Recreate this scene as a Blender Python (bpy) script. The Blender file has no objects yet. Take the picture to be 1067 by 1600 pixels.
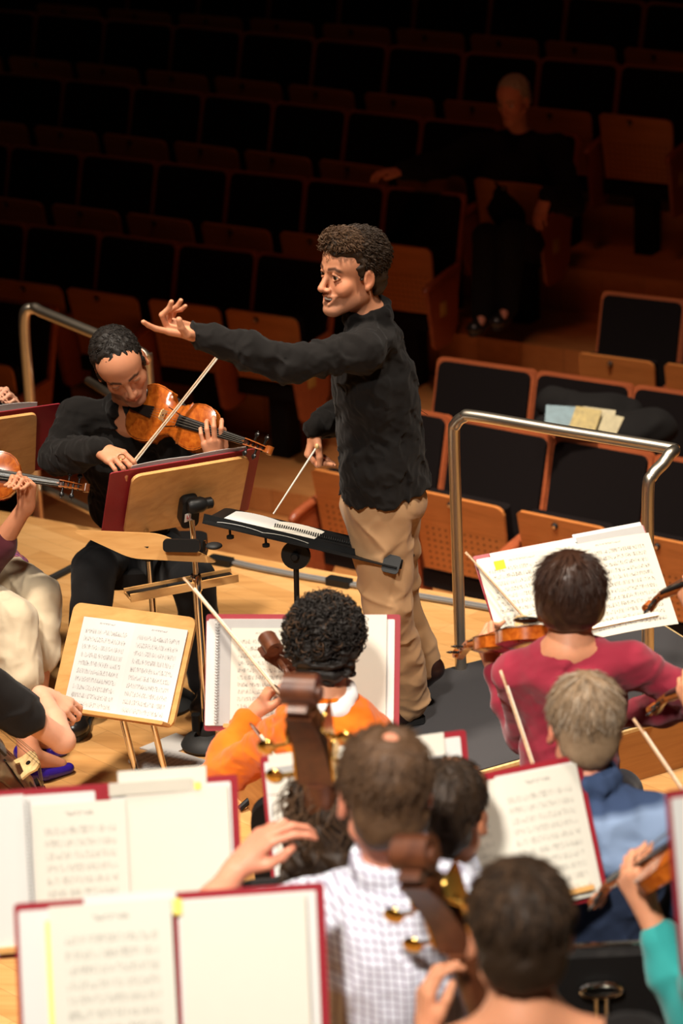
import bpy, bmesh, math, random
import numpy as np
from mathutils import Vector, Matrix
rad = math.radians
SC = bpy.context.scene
COL = SC.collection

# ------------------------------------------------------------------ camera, world, lights, exposure
CAM_H, PITCH, ROLL, FPX, PCX, PCY = 3.73, rad(20.66), rad(-.54), 3710.0, 1097.0, 781.0
cF = np.array([0, math.cos(PITCH), -math.sin(PITCH)])
_R0 = np.array([1.0, 0, 0]); _U0 = np.array([0, math.sin(PITCH), math.cos(PITCH)])
cR = _R0 * math.cos(ROLL) - _U0 * math.sin(ROLL)
cU = _R0 * math.sin(ROLL) + _U0 * math.cos(ROLL)
cC = np.array([0, 0, CAM_H])
cam_d = bpy.data.cameras.new('camera'); cam = bpy.data.objects.new('camera', cam_d); COL.objects.link(cam)
cam_d.sensor_fit = 'VERTICAL'; cam_d.sensor_height = 36.0; cam_d.lens = 36.0 * FPX / 1600.0
cam_d.shift_x = (533.5 - PCX) / 1600.0; cam_d.shift_y = (PCY - 800.0) / 1600.0
cam.matrix_world = Matrix(((cR[0], cU[0], -cF[0], 0), (cR[1], cU[1], -cF[1], 0), (cR[2], cU[2], -cF[2], CAM_H), (0, 0, 0, 1)))
cam_d.dof.use_dof = True; cam_d.dof.focus_distance = 7.75; cam_d.dof.aperture_fstop = 2.5
cam_d.clip_end = 200
SC.camera = cam

w = bpy.data.worlds.new('hall_air'); SC.world = w; w.use_nodes = True
w.node_tree.nodes['Background'].inputs[0].default_value = (1.0, .62, .4, 1)
w.node_tree.nodes['Background'].inputs[1].default_value = .012

def area(name, loc, target, size, power, col, spread=100):
    d = bpy.data.lights.new(name, 'AREA'); d.shape = 'DISK'; d.size = size; d.energy = power; d.color = col
    d.spread = rad(spread)
    o = bpy.data.objects.new(name, d); COL.objects.link(o); o.location = loc
    o.rotation_euler = (Vector(target) - Vector(loc)).to_track_quat('-Z', 'Y').to_euler()
    return o
WARM = (1.0, .88, .735)
area('stage_lamp_key', (-3.2, 5.4, 8.5), (-1.5, 7.2, 0), .8, 92, WARM, 60)
area('stage_lamp_right', (1.6, 5.8, 8.5), (-.7, 6.9, 0), .8, 56, WARM, 60)
area('stage_lamp_front', (-1.4, -.6, 8.0), (-.9, 4.7, .9), 1.0, 56, (1.0, .93, .83), 38)
area('stage_lamp_back', (-.9, 8.3, 8.5), (-.9, 10.6, -.6), .7, 52, WARM, 34)
area('hall_red_fill', (-1.0, 10.2, 8.5), (-1.2, 12.2, 0), 1.5, 6.0, (1.0, .27, .12), 60)  # dim red fill added to tint the seats, not a known hall fitting

SC.view_settings.view_transform = 'Standard'; SC.view_settings.look = 'None'
SC.view_settings.exposure = 0.0; SC.view_settings.gamma = 1.0; SC.view_settings.use_curve_mapping = False

# ------------------------------------------------------------------ points measured on the place
def V(*a): return np.array(a, float)
def Pz(px, py, z):            # point seen at (px, py) that lies at height z
    v = cF + cR * (px - PCX) / FPX - cU * (py - PCY) / FPX
    return cC + v * ((z - CAM_H) / v[2])
def Py(px, py, y):            # point seen at (px, py) that lies at stage depth y
    v = cF + cR * (px - PCX) / FPX - cU * (py - PCY) / FPX
    return cC + v * (y / v[1])
def unit(v):
    v = np.array(v, float); return v / (np.linalg.norm(v) + 1e-12)

# ------------------------------------------------------------------ materials
class NT:
    def __init__(s, name, rough=.5, spec=.5, metal=0.0):
        s.m = bpy.data.materials.new(name); s.m.use_nodes = True
        s.t = s.m.node_tree; s.b = s.t.nodes['Principled BSDF']
        s.b.inputs['Roughness'].default_value = rough; s.b.inputs['Metallic'].default_value = metal
        s.b.inputs['Specular IOR Level'].default_value = spec
    def n(s, typ, **kw):
        q = s.t.nodes.new(typ)
        for k, v in kw.items():
            if hasattr(q, k) and k not in ('Scale',): setattr(q, k, v)
            else: q.inputs[k.replace('_', ' ')].default_value = v
        return q
    def l(s, a, b): s.t.links.new(a, b)
    def math(s, op, a, b=None, c=None, clamp=False):
        q = s.t.nodes.new('ShaderNodeMath'); q.operation = op; q.use_clamp = clamp
        for i, x in enumerate((a, b, c)):
            if x is None: continue
            if isinstance(x, (int, float)): q.inputs[i].default_value = x
            else: s.l(x, q.inputs[i])
        return q.outputs[0]
    def mix(s, f, a, b):
        q = s.t.nodes.new('ShaderNodeMix'); q.data_type = 'RGBA'
        for i, x in ((0, f), (6, a), (7, b)):
            if isinstance(x, (int, float)): q.inputs[i].default_value = x
            elif isinstance(x, tuple): q.inputs[i].default_value = (*x[:3], 1)
            else: s.l(x, q.inputs[i])
        return q.outputs[2]
    def ramp(s, f, stops):
        q = s.t.nodes.new('ShaderNodeValToRGB'); s.l(f, q.inputs[0])
        e = q.color_ramp.elements
        while len(e) < len(stops): e.new(.5)
        for i, (p, c) in enumerate(stops): e[i].position = p; e[i].color = (*c, 1)
        return q.outputs[0]
    def noise(s, scale, vec=None, detail=4, dist=0.0):
        q = s.t.nodes.new('ShaderNodeTexNoise'); q.inputs['Scale'].default_value = scale
        q.inputs['Detail'].default_value = detail; q.inputs['Distortion'].default_value = dist
        if vec is not None: s.l(vec, q.inputs['Vector'])
        return q.outputs[0]
    def coord(s, which='Object', scale=(1, 1, 1), rot=(0, 0, 0)):
        c = s.t.nodes.new('ShaderNodeTexCoord'); mp = s.t.nodes.new('ShaderNodeMapping')
        mp.inputs['Scale'].default_value = scale; mp.inputs['Rotation'].default_value = rot
        s.l(c.outputs[which], mp.inputs[0]); return mp.outputs[0]
    def color(s, x):
        if isinstance(x, tuple): s.b.inputs['Base Color'].default_value = (*x[:3], 1)
        else: s.l(x, s.b.inputs['Base Color'])
        return s
    def bump(s, h, strength=.3, dist=.005):
        q = s.t.nodes.new('ShaderNodeBump'); q.inputs['Strength'].default_value = strength
        q.inputs['Distance'].default_value = dist; s.l(h, q.inputs['Height'])
        s.l(q.outputs[0], s.b.inputs['Normal']); return s

def srgb(r, g, b):
    f = lambda c: (c / 255 / 12.92) if c / 255 <= .04045 else ((c / 255 + .055) / 1.055) ** 2.4
    return (f(r), f(g), f(b))

M = {}
def plain(key, c, rough=.5, metal=0.0, spec=.5, var=.06, scale=30, bump=0.0):
    a = NT(key, rough, spec, metal)
    nz = a.noise(scale, a.coord())
    a.color(a.mix(nz, tuple(x * (1 - var) for x in c), tuple(min(1, x * (1 + var)) for x in c)))
    if bump: a.bump(nz, bump, .002)
    M[key] = a.m; return a
def grain(key, c1, c2, rough=.4, scale=(2, 30, 30), rot=(0, 0, 0), coat=0.0, which='Object', ns=1.6):
    a = NT(key, rough)
    nz = a.noise(ns, a.coord(which, scale, rot), 5, .6)
    a.color(a.ramp(nz, [(.3, c1), (.7, c2)])); a.b.inputs['Coat Weight'].default_value = coat
    a.b.inputs['Coat Roughness'].default_value = .15
    a.bump(nz, .08, .001)
    M[key] = a.m; return a
def fabric(key, c, c2=None, scale=900, rough=.9, sheen=.2, bump=.25):
    a = NT(key, rough, .25); co = a.coord()
    nz = a.noise(scale, co, 2); big = a.noise(9, co, 3)
    a.color(a.mix(big, c, c2 or tuple(x * 1.25 for x in c)))
    a.b.inputs['Sheen Weight'].default_value = sheen
    a.bump(nz, bump, .001)
    M[key] = a.m; return a

# stage parquet: long planks laid at the yaw of the stage edge
def parquet(key, c1, c2, c3, rough, yaw):
    a = NT(key, rough); co = a.coord('Object', (1, 1, 1), (0, 0, yaw))
    br = a.t.nodes.new('ShaderNodeTexBrick'); a.l(co, br.inputs['Vector'])
    br.inputs['Scale'].default_value = 1.0; br.inputs['Brick Width'].default_value = .62; br.inputs['Row Height'].default_value = .085
    br.inputs['Mortar Size'].default_value = .0008; br.inputs['Color1'].default_value = (0, 0, 0, 1)
    br.inputs['Color2'].default_value = (1, 1, 1, 1); br.inputs['Mortar'].default_value = (.3, .3, .3, 1); br.inputs['Bias'].default_value = -.1
    g = a.noise(2.2, a.coord('Object', (1.2, 14, 14), (0, 0, yaw)), 6, .8)
    mixf = a.math('ADD', a.math('MULTIPLY_ADD', br.outputs['Color'], .28, .12), a.math('MULTIPLY', g, .6))
    col = a.ramp(mixf, [(.15, c1), (.5, c2), (.95, c3)])
    col = a.mix(a.math('MULTIPLY', br.outputs['Fac'], .55), col, tuple(x * .3 for x in c1))
    a.color(col); a.b.inputs['Coat Weight'].default_value = .25; a.b.inputs['Coat Roughness'].default_value = .25
    M[key] = a.m
parquet('stage_parquet', srgb(176, 120, 62), srgb(212, 158, 96), srgb(232, 186, 126), .38, rad(37))
parquet('hall_parquet', srgb(172, 108, 56), srgb(202, 134, 74), srgb(220, 154, 92), .5, rad(41))
grain('podium_wood', srgb(176, 118, 62), srgb(192, 134, 74), .45, (3, 3, 40))
grain('desk_beech', srgb(205, 150, 88), srgb(224, 172, 108), .32, (3, 22, 22), coat=.3)
grain('seat_wood', srgb(140, 68, 38), srgb(160, 82, 46), .4, (3, 30, 30), coat=.15)
grain('violin_varnish', srgb(150, 66, 16), srgb(196, 104, 30), .22, (40, 5, 40), coat=.9)
grain('cello_varnish', srgb(70, 26, 12), srgb(100, 42, 20), .35, (20, 3, 20), coat=.3)
grain('scroll_maple', srgb(150, 76, 28), srgb(182, 100, 42), .28, (40, 20, 40), coat=.7)
grain('scroll_dark', srgb(74, 38, 22), srgb(104, 58, 34), .42, (20, 12, 20), coat=.2)
grain('pale_maple', srgb(215, 180, 120), srgb(232, 200, 145), .4, (60, 20, 60))
grain('bow_wood', srgb(170, 130, 95), srgb(196, 160, 124), .4, (60, 60, 60))
grain('bow_brown', srgb(96, 52, 30), srgb(124, 74, 44), .35, (60, 60, 60))
plain('ebony', (.012, .010, .009), .25)
plain('black_plastic', (.010, .010, .010), .42, spec=.25)
plain('vinyl_black', (.010, .009, .009), .6, spec=.15)
plain('black_metal', (.010, .010, .010), .5, spec=.2)
plain('rubber', (.015, .015, .015), .6)
plain('podium_carpet', srgb(66, 64, 66), .95, var=.35, scale=420, bump=.6)
plain('steel', srgb(222, 210, 192), .34, 1.0)
plain('chrome', srgb(225, 220, 210), .12, 1.0)
plain('brass', srgb(222, 178, 92), .18, 1.0)
plain('silver_cable', srgb(150, 148, 145), .4, .5)
plain('maroon_cover', srgb(146, 32, 44), .45, var=.08, scale=120)
plain('paper_white', srgb(214, 212, 208), .8, var=.01)
plain('paper_cream', srgb(218, 212, 199), .8, var=.015)
plain('paper_grey', srgb(168, 166, 164), .8)
plain('paper_greyband', srgb(196, 190, 176), .8)
plain('sticky_yellow', srgb(246, 214, 10), .7)
plain('sticky_paleyellow', srgb(246, 226, 110), .7)
plain('seat_velvet', (.006, .004, .004), .95, spec=.1)
plain('seat_base_black', (.008, .006, .006), .8, spec=.1)
plain('plate_brass', srgb(178, 142, 70), .5)
plain('string_steel', srgb(150, 145, 135), .4, .8)
plain('white_hair_bow', srgb(225, 215, 195), .6)
plain('shoe_leather', srgb(44, 24, 20), .3)
plain('shoe_black', (.012, .010, .009), .28)
plain('shoe_blue', srgb(52, 32, 140), .14)
plain('belt', (.02, .015, .012), .5)
plain('label_white', srgb(235, 230, 225), .6)
plain('label_red', srgb(200, 50, 40), .6)
plain('magazine_blue', srgb(84, 108, 116), .6, var=.4, scale=30)
plain('magazine_yellow', srgb(140, 122, 66), .6, var=.6, scale=40)
plain('magazine_cream', srgb(150, 140, 108), .6, var=.4, scale=40)
plain('tooth', srgb(240, 232, 220), .3)
plain('watch_gold', srgb(220, 180, 100), .25, 1.0)
fabric('shirt_black', srgb(15, 12, 11), srgb(22, 18, 16), sheen=.05)
fabric('tee_black', srgb(20, 17, 16), srgb(26, 22, 21), sheen=.05)
fabric('trouser_black', srgb(16, 16, 18), srgb(22, 22, 24), sheen=.05)
fabric('trouser_khaki', srgb(178, 138, 98), srgb(190, 150, 110), bump=.15, sheen=.1)
fabric('capri_cream', srgb(208, 190, 160), srgb(218, 202, 174), bump=.15)
fabric('sweater_orange', srgb(226, 104, 10), srgb(232, 116, 18), scale=500)
fabric('sweater_red', srgb(140, 32, 52), srgb(152, 40, 60), scale=500)
fabric('sleeve_maroon', srgb(70, 24, 34), srgb(84, 30, 40))
fabric('sleeve_teal', srgb(40, 142, 140), srgb(56, 160, 156))
fabric('collar_white', srgb(225, 222, 222), srgb(235, 232, 232))
fabric('jacket_dark', srgb(10, 8, 8), srgb(14, 11, 10), sheen=0)
fabric('trouser_dark', srgb(30, 30, 38), srgb(36, 36, 44))
# blue fleece with pale yoke band (bands follow height on the garment)
def banded():
    a = NT('fleece_blue', .9, .2); co = a.coord('Object')
    sp = a.t.nodes.new('ShaderNodeSeparateXYZ'); a.l(co, sp.inputs[0])
    nz = a.noise(6, co, 2)
    z = a.math('ADD', sp.outputs[2], a.math('MULTIPLY', nz, .02))
    st = a.ramp(a.math('MULTIPLY_ADD', z, 1.0, -.5), [(.0, srgb(38, 48, 70)), (.47, srgb(38, 48, 70)), (.485, srgb(124, 144, 176)), (.590, srgb(132, 152, 184)), (.605, srgb(56, 72, 104)), (1, srgb(50, 66, 96))])
    a.color(st); a.bump(a.noise(500, co, 2), .3, .001); M['fleece_blue'] = a.m
banded()
def checked():
    a = NT('shirt_check', .85, .2); co = a.coord('Object')
    sp = a.t.nodes.new('ShaderNodeSeparateXYZ'); a.l(co, sp.inputs[0])
    def line(o): return a.math('GREATER_THAN', a.math('FRACT', a.math('MULTIPLY', o, 62)), .70)
    f = a.math('ADD', line(a.math('ADD', sp.outputs[0], a.math('MULTIPLY', sp.outputs[1], .35))), line(sp.outputs[2]))
    a.color(a.ramp(a.math('MULTIPLY', f, .5), [(0, srgb(222, 226, 238)), (.5, srgb(176, 172, 190)), (1, srgb(138, 128, 146))]))
    M['shirt_check'] = a.m
checked()
fabric('shirt_pale', srgb(200, 205, 222), srgb(215, 218, 232))
def patterned():
    a = NT('top_patterned', .8, .2); co = a.coord()
    nz = a.noise(28, co, 2, 1.5)
    a.color(a.ramp(nz, [(.35, srgb(70, 50, 60)), (.45, srgb(150, 80, 170)), (.55, srgb(200, 130, 50)), (.62, srgb(110, 60, 120)), (.75, srgb(60, 50, 40))]))
    M['top_patterned'] = a.m
patterned()
# perforated seat underside: rows of small round holes
def perforated():
    a = NT('seat_perforated', .4); co = a.coord('Object')
    sp = a.t.nodes.new('ShaderNodeSeparateXYZ'); a.l(co, sp.inputs[0])
    def cell(o, k, off=0.0): return a.math('SUBTRACT', a.math('FRACT', a.math('MULTIPLY_ADD', o, k, off)), .5)
    u = cell(sp.outputs[0], 30); v = cell(sp.outputs[2], 30)
    d = a.math('SQRT', a.math('ADD', a.math('MULTIPLY', u, u), a.math('MULTIPLY', v, v)))
    hole = a.math('LESS_THAN', d, .17)
    inx = a.math('LESS_THAN', a.math('ABSOLUTE', sp.outputs[0]), .19)
    inz = a.math('MULTIPLY', a.math('LESS_THAN', sp.outputs[2], .73), a.math('GREATER_THAN', sp.outputs[2], .47))
    f = a.math('MULTIPLY', hole, a.math('MULTIPLY', inx, inz))
    nz = a.noise(1.6, a.coord('Object', (3, 30, 30)), 5, .6)
    a.color(a.mix(f, a.ramp(nz, [(.3, srgb(172, 104, 50)), (.7, srgb(190, 118, 60))]), srgb(60, 28, 12)))
    a.b.inputs['Coat Weight'].default_value = .15
    M['seat_perforated'] = a.m
perforated()
# printed music: staves with notes, in the sheet's own UV space
def music(key, paper, staves, ink=.55, seed=0.0, margin=.1, top=.1, title=True):
    a = NT(key, .8, .2)
    uv = a.t.nodes.new('ShaderNodeUVMap'); sp = a.t.nodes.new('ShaderNodeSeparateXYZ'); a.l(uv.outputs[0], sp.inputs[0])
    u, v = sp.outputs[0], sp.outputs[1]
    s = a.math('FRACT', a.math('MULTIPLY', a.math('DIVIDE', a.math('SUBTRACT', v, .05), 1 - .05 - top), staves))
    band = a.math('MULTIPLY', a.math('GREATER_THAN', s, .3), a.math('LESS_THAN', s, .7))
    ln = a.math('LESS_THAN', a.math('FRACT', a.math('MULTIPLY', a.math('SUBTRACT', s, .3), 4 / .4)), .22)
    lines = a.math('MULTIPLY', band, ln)
    cb = a.t.nodes.new('ShaderNodeCombineXYZ')
    a.l(a.math('MULTIPLY_ADD', u, 46, seed), cb.inputs[0]); a.l(a.math('MULTIPLY', v, staves * 3.2), cb.inputs[1])
    vo = a.t.nodes.new('ShaderNodeTexVoronoi'); a.l(cb.outputs[0], vo.inputs['Vector']); vo.inputs['Scale'].default_value = 1.0
    band2 = a.math('MULTIPLY', a.math('GREATER_THAN', s, .2), a.math('LESS_THAN', s, .82))
    notes = a.math('MULTIPLY', a.math('LESS_THAN', vo.outputs['Distance'], .3), band2)
    cb2 = a.t.nodes.new('ShaderNodeCombineXYZ')
    a.l(a.math('MULTIPLY_ADD', u, 70, seed), cb2.inputs[0]); a.l(a.math('MULTIPLY', v, staves * .9), cb2.inputs[1])
    stems = a.math('MULTIPLY', a.math('GREATER_THAN', a.noise(1.0, cb2.outputs[0], 1), .56), band2)
    ink_f = a.math('MAXIMUM', a.math('MULTIPLY', lines, .55), a.math('MAXIMUM', a.math('MULTIPLY', notes, .9), a.math('MULTIPLY', stems, .55)))
    inm = a.math('MULTIPLY', a.math('MULTIPLY', a.math('GREATER_THAN', u, margin), a.math('LESS_THAN', u, 1 - margin)),
                 a.math('MULTIPLY', a.math('GREATER_THAN', v, .05), a.math('LESS_THAN', v, 1 - top)))
    f = a.math('MULTIPLY', a.math('MULTIPLY', ink_f, inm), ink)
    if title:
        tb = a.math('MULTIPLY', a.math('MULTIPLY', a.math('GREATER_THAN', u, .35), a.math('LESS_THAN', u, .65)),
                    a.math('MULTIPLY', a.math('GREATER_THAN', v, 1 - top * .6), a.math('LESS_THAN', v, 1 - top * .42)))
        tn = a.math('GREATER_THAN', a.noise(60, uv.outputs[0], 1), .5)
        f = a.math('MAXIMUM', f, a.math('MULTIPLY', a.math('MULTIPLY', tb, tn), .5))
    a.color(a.mix(f, paper, (.03, .03, .035))); M[key] = a.m
WH, CR = srgb(214, 213, 211), srgb(216, 211, 199)
music('music_ten', WH, 10, .62, 0)
music('music_ten_b', WH, 10, .62, 7.3)
music('music_twelve', srgb(210, 204, 190), 12, .75, 3.1)
music('music_twelve_b', srgb(210, 204, 190), 12, .75, 11.7)
music('music_faint', CR, 11, .5, 5.2, .12, .14)
music('music_faint_b', CR, 10, .5, 9.2, .12, .14)

# ------------------------------------------------------------------ object helpers
def tag(o, label=None, cat=None, group=None, kind=None):
    if label: o['label'] = label
    if cat: o['category'] = cat
    if group: o['group'] = group
    if kind: o['kind'] = kind
    return o
def empty(name, loc, label, cat, group=None):
    o = bpy.data.objects.new(name, None); COL.objects.link(o); o.location = tuple(float(x) for x in loc)
    o.empty_display_size = .05
    return tag(o, label, cat, group)
def attach(o, parent):
    if parent is not None:
        o.parent = parent
        if parent.parent is None: o.matrix_parent_inverse = Matrix.Translation(-parent.location)
    return o
class MB:
    def __init__(s): s.v = []; s.f = []; s.uv = {}
    def add(s, vs, fs, uvs=None):
        n = len(s.v); s.v += [tuple(map(float, p)) for p in vs]
        for i, f in enumerate(fs):
            if uvs is not None: s.uv[len(s.f)] = uvs[i]
            s.f.append(tuple(a + n for a in f))
        return s
    def box(s, c, size, X=(1, 0, 0), Y=(0, 1, 0), Z=(0, 0, 1), bev=0.0):
        c = V(*c); X, Y, Z = [np.array(a, float) for a in (X, Y, Z)]; a, b, h = [q / 2 for q in size]
        if bev <= 0:
            vs = [c + X * a * i + Y * b * j + Z * h * k for k in (-1, 1) for j in (-1, 1) for i in (-1, 1)]
            return s.add(vs, [(0, 2, 3, 1), (4, 5, 7, 6), (0, 1, 5, 4), (2, 6, 7, 3), (0, 4, 6, 2), (1, 3, 7, 5)])
        r = min(bev, a * .99, b * .99); pts = []
        for (sx, sy, a0) in ((1, 1, 0), (-1, 1, 90), (-1, -1, 180), (1, -1, 270)):
            for t in range(5):
                th = rad(a0 + t * 22.5); pts.append((sx * (a - r) + r * math.cos(th), sy * (b - r) + r * math.sin(th)))
        return s.prism(pts, 2 * h, c - Z * h, X, Y, Z)
    def prism(s, pts, h, o=(0, 0, 0), X=(1, 0, 0), Y=(0, 1, 0), Z=(0, 0, 1)):
        o = V(*o); X, Y, Z = [np.array(a, float) for a in (X, Y, Z)]; n = len(pts)
        vs = [o + X * p[0] + Y * p[1] for p in pts] + [o + X * p[0] + Y * p[1] + Z * h for p in pts]
        fs = [tuple(range(n))[::-1], tuple(range(n, 2 * n))] + [(i, (i + 1) % n, n + (i + 1) % n, n + i) for i in range(n)]
        return s.add(vs, fs)
    def tube(s, pts, r, n=10, cap=True):
        pts = [V(*p) for p in pts]; m = len(pts)
        rs = [r] * m if isinstance(r, (int, float)) else list(r)
        t0 = unit(pts[1] - pts[0]); ref = V(0, 0, 1) if abs(t0[2]) < .9 else V(1, 0, 0)
        A = unit(np.cross(t0, ref)); vs = []
        for i, p in enumerate(pts):
            t = unit(pts[min(i + 1, m - 1)] - pts[max(i - 1, 0)]); A = unit(A - t * np.dot(A, t)); B = np.cross(t, A)
            for k in range(n):
                th = 2 * math.pi * k / n; vs.append(p + (A * math.cos(th) + B * math.sin(th)) * rs[i])
        fs = [(i * n + k, i * n + (k + 1) % n, (i + 1) * n + (k + 1) % n, (i + 1) * n + k) for i in range(m - 1) for k in range(n)]
        if cap: fs += [tuple(range(n))[::-1], tuple(range((m - 1) * n, m * n))]
        return s.add(vs, fs)
    def lathe(s, prof, c, axis=(0, 0, 1), n=20):
        return s.tube([V(*c) + unit(axis) * h for r_, h in prof], [max(r_, 1e-4) for r_, h in prof], n) if False else s._lathe(prof, c, axis, n)
    def _lathe(s, prof, c, axis, n):
        c = V(*c); Z = unit(axis); ref = V(1, 0, 0) if abs(Z[0]) < .9 else V(0, 1, 0)
        X = unit(np.cross(Z, ref)); Y = np.cross(Z, X); vs = []
        for r_, h in prof:
            for k in range(n):
                th = 2 * math.pi * k / n; vs.append(c + Z * h + (X * math.cos(th) + Y * math.sin(th)) * max(r_, 1e-4))
        m = len(prof)
        fs = [(i * n + k, i * n + (k + 1) % n, (i + 1) * n + (k + 1) % n, (i + 1) * n + k) for i in range(m - 1) for k in range(n)]
        fs += [tuple(range(n))[::-1], tuple(range((m - 1) * n, m * n))]
        return s.add(vs, fs)
    def ball(s, c, r, n=14, scale=(1, 1, 1), R=None):
        c = V(*c); vs = []; fs = []; R = np.eye(3) if R is None else R
        for i in range(n + 1):
            ph = math.pi * i / n
            for k in range(n):
                th = 2 * math.pi * k / n
                p = V(math.sin(ph) * math.cos(th) * scale[0], math.sin(ph) * math.sin(th) * scale[1], math.cos(ph) * scale[2]) * r
                vs.append(c + R @ p)
        fs = [(i * n + k, (i + 1) * n + k, (i + 1) * n + (k + 1) % n, i * n + (k + 1) % n) for i in range(n) for k in range(n)]
        return s.add(vs, fs)
    def build(s, name, mat, parent=None, smooth=False):
        me = bpy.data.meshes.new(name); me.from_pydata(s.v, [], s.f); me.validate(clean_customdata=False)
        if s.uv:
            ul = me.uv_layers.new(name='UVMap')
            for p in me.polygons:
                q = s.uv.get(p.index)
                if q:
                    for li, t in zip(p.loop_indices, q): ul.data[li].uv = t
        if smooth:
            for p in me.polygons: p.use_smooth = True
            try: me.set_sharp_from_angle(angle=rad(40))
            except Exception: pass
        me.materials.append(M[mat]); o = bpy.data.objects.new(name, me); COL.objects.link(o)
        return attach(o, parent)
def curve_pts(ctrl, n=8):       # Catmull-Rom through control points
    c = [V(*p) for p in ctrl]; c = [2 * c[0] - c[1]] + c + [2 * c[-1] - c[-2]]; out = []
    for i in range(1, len(c) - 2):
        for k in range(n):
            t = k / n; a, b, d, e = c[i - 1], c[i], c[i + 1], c[i + 2]
            out.append(.5 * ((2 * b) + (-a + d) * t + (2 * a - 5 * b + 4 * d - e) * t * t + (-a + 3 * b - 3 * d + e) * t ** 3))
    out.append(c[-2]); return out
def basis(x=None, y=None, z=None):   # orthonormal columns from y (kept) and z (approx)
    y = unit(y); z = unit(np.array(z, float) - y * np.dot(z, y)); x = np.cross(y, z)
    return np.array([x, y, z]).T

# ------------------------------------------------------------------ implicit-surface modeller for bodies, hair and cloth
# prims: dicts with type 'c' (tapered capsule) / 'e' (ellipsoid); op '+' joins smoothly, '-' carves
def cap(a, b, ra, rb, k=.02, flat=None, fs=1.0, op='+'):
    return dict(t='c', a=np.array(a, float), b=np.array(b, float), ra=ra, rb=rb, k=k, flat=None if flat is None else unit(flat), fs=fs, op=op)
def ell(c, r, R=None, k=.02, op='+'):
    return dict(t='e', c=np.array(c, float), r=np.array(r, float), R=np.eye(3) if R is None else R, k=k, op=op)
def pd(q, P):
    if q['t'] == 'e':
        l = (P - q['c']) @ q['R']; k0 = np.linalg.norm(l / q['r'], axis=1); k1 = np.linalg.norm(l / (q['r'] ** 2), axis=1) + 1e-9
        return k0 * (k0 - 1) / k1
    a, b = q['a'], q['b']; p = P - a; ba = b - a
    if q['flat'] is not None:
        f = q['flat']; g = q['fs'] - 1; p = p + np.outer(p @ f, f) * g; ba = ba + f * (ba @ f) * g
    L = ba @ ba + 1e-12; t = np.clip(p @ ba / L, 0, 1); d = np.linalg.norm(p - np.outer(t, ba), axis=1) - (q['ra'] + (q['rb'] - q['ra']) * t)
    return d / math.sqrt(q['fs']) if q['flat'] is not None else d
def sdf(prims, P):
    d = np.full(len(P), 9.0)
    for q in prims:
        e = pd(q, P); k = q['k']
        if q['op'] == '+':
            h = np.clip(.5 + .5 * (e - d) / k, 0, 1); d = e * (1 - h) + d * h - k * h * (1 - h)
        else:
            h = np.clip(.5 - .5 * (d + e) / k, 0, 1); d = d * (1 - h) - e * h + k * h * (1 - h)
    return d
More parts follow.
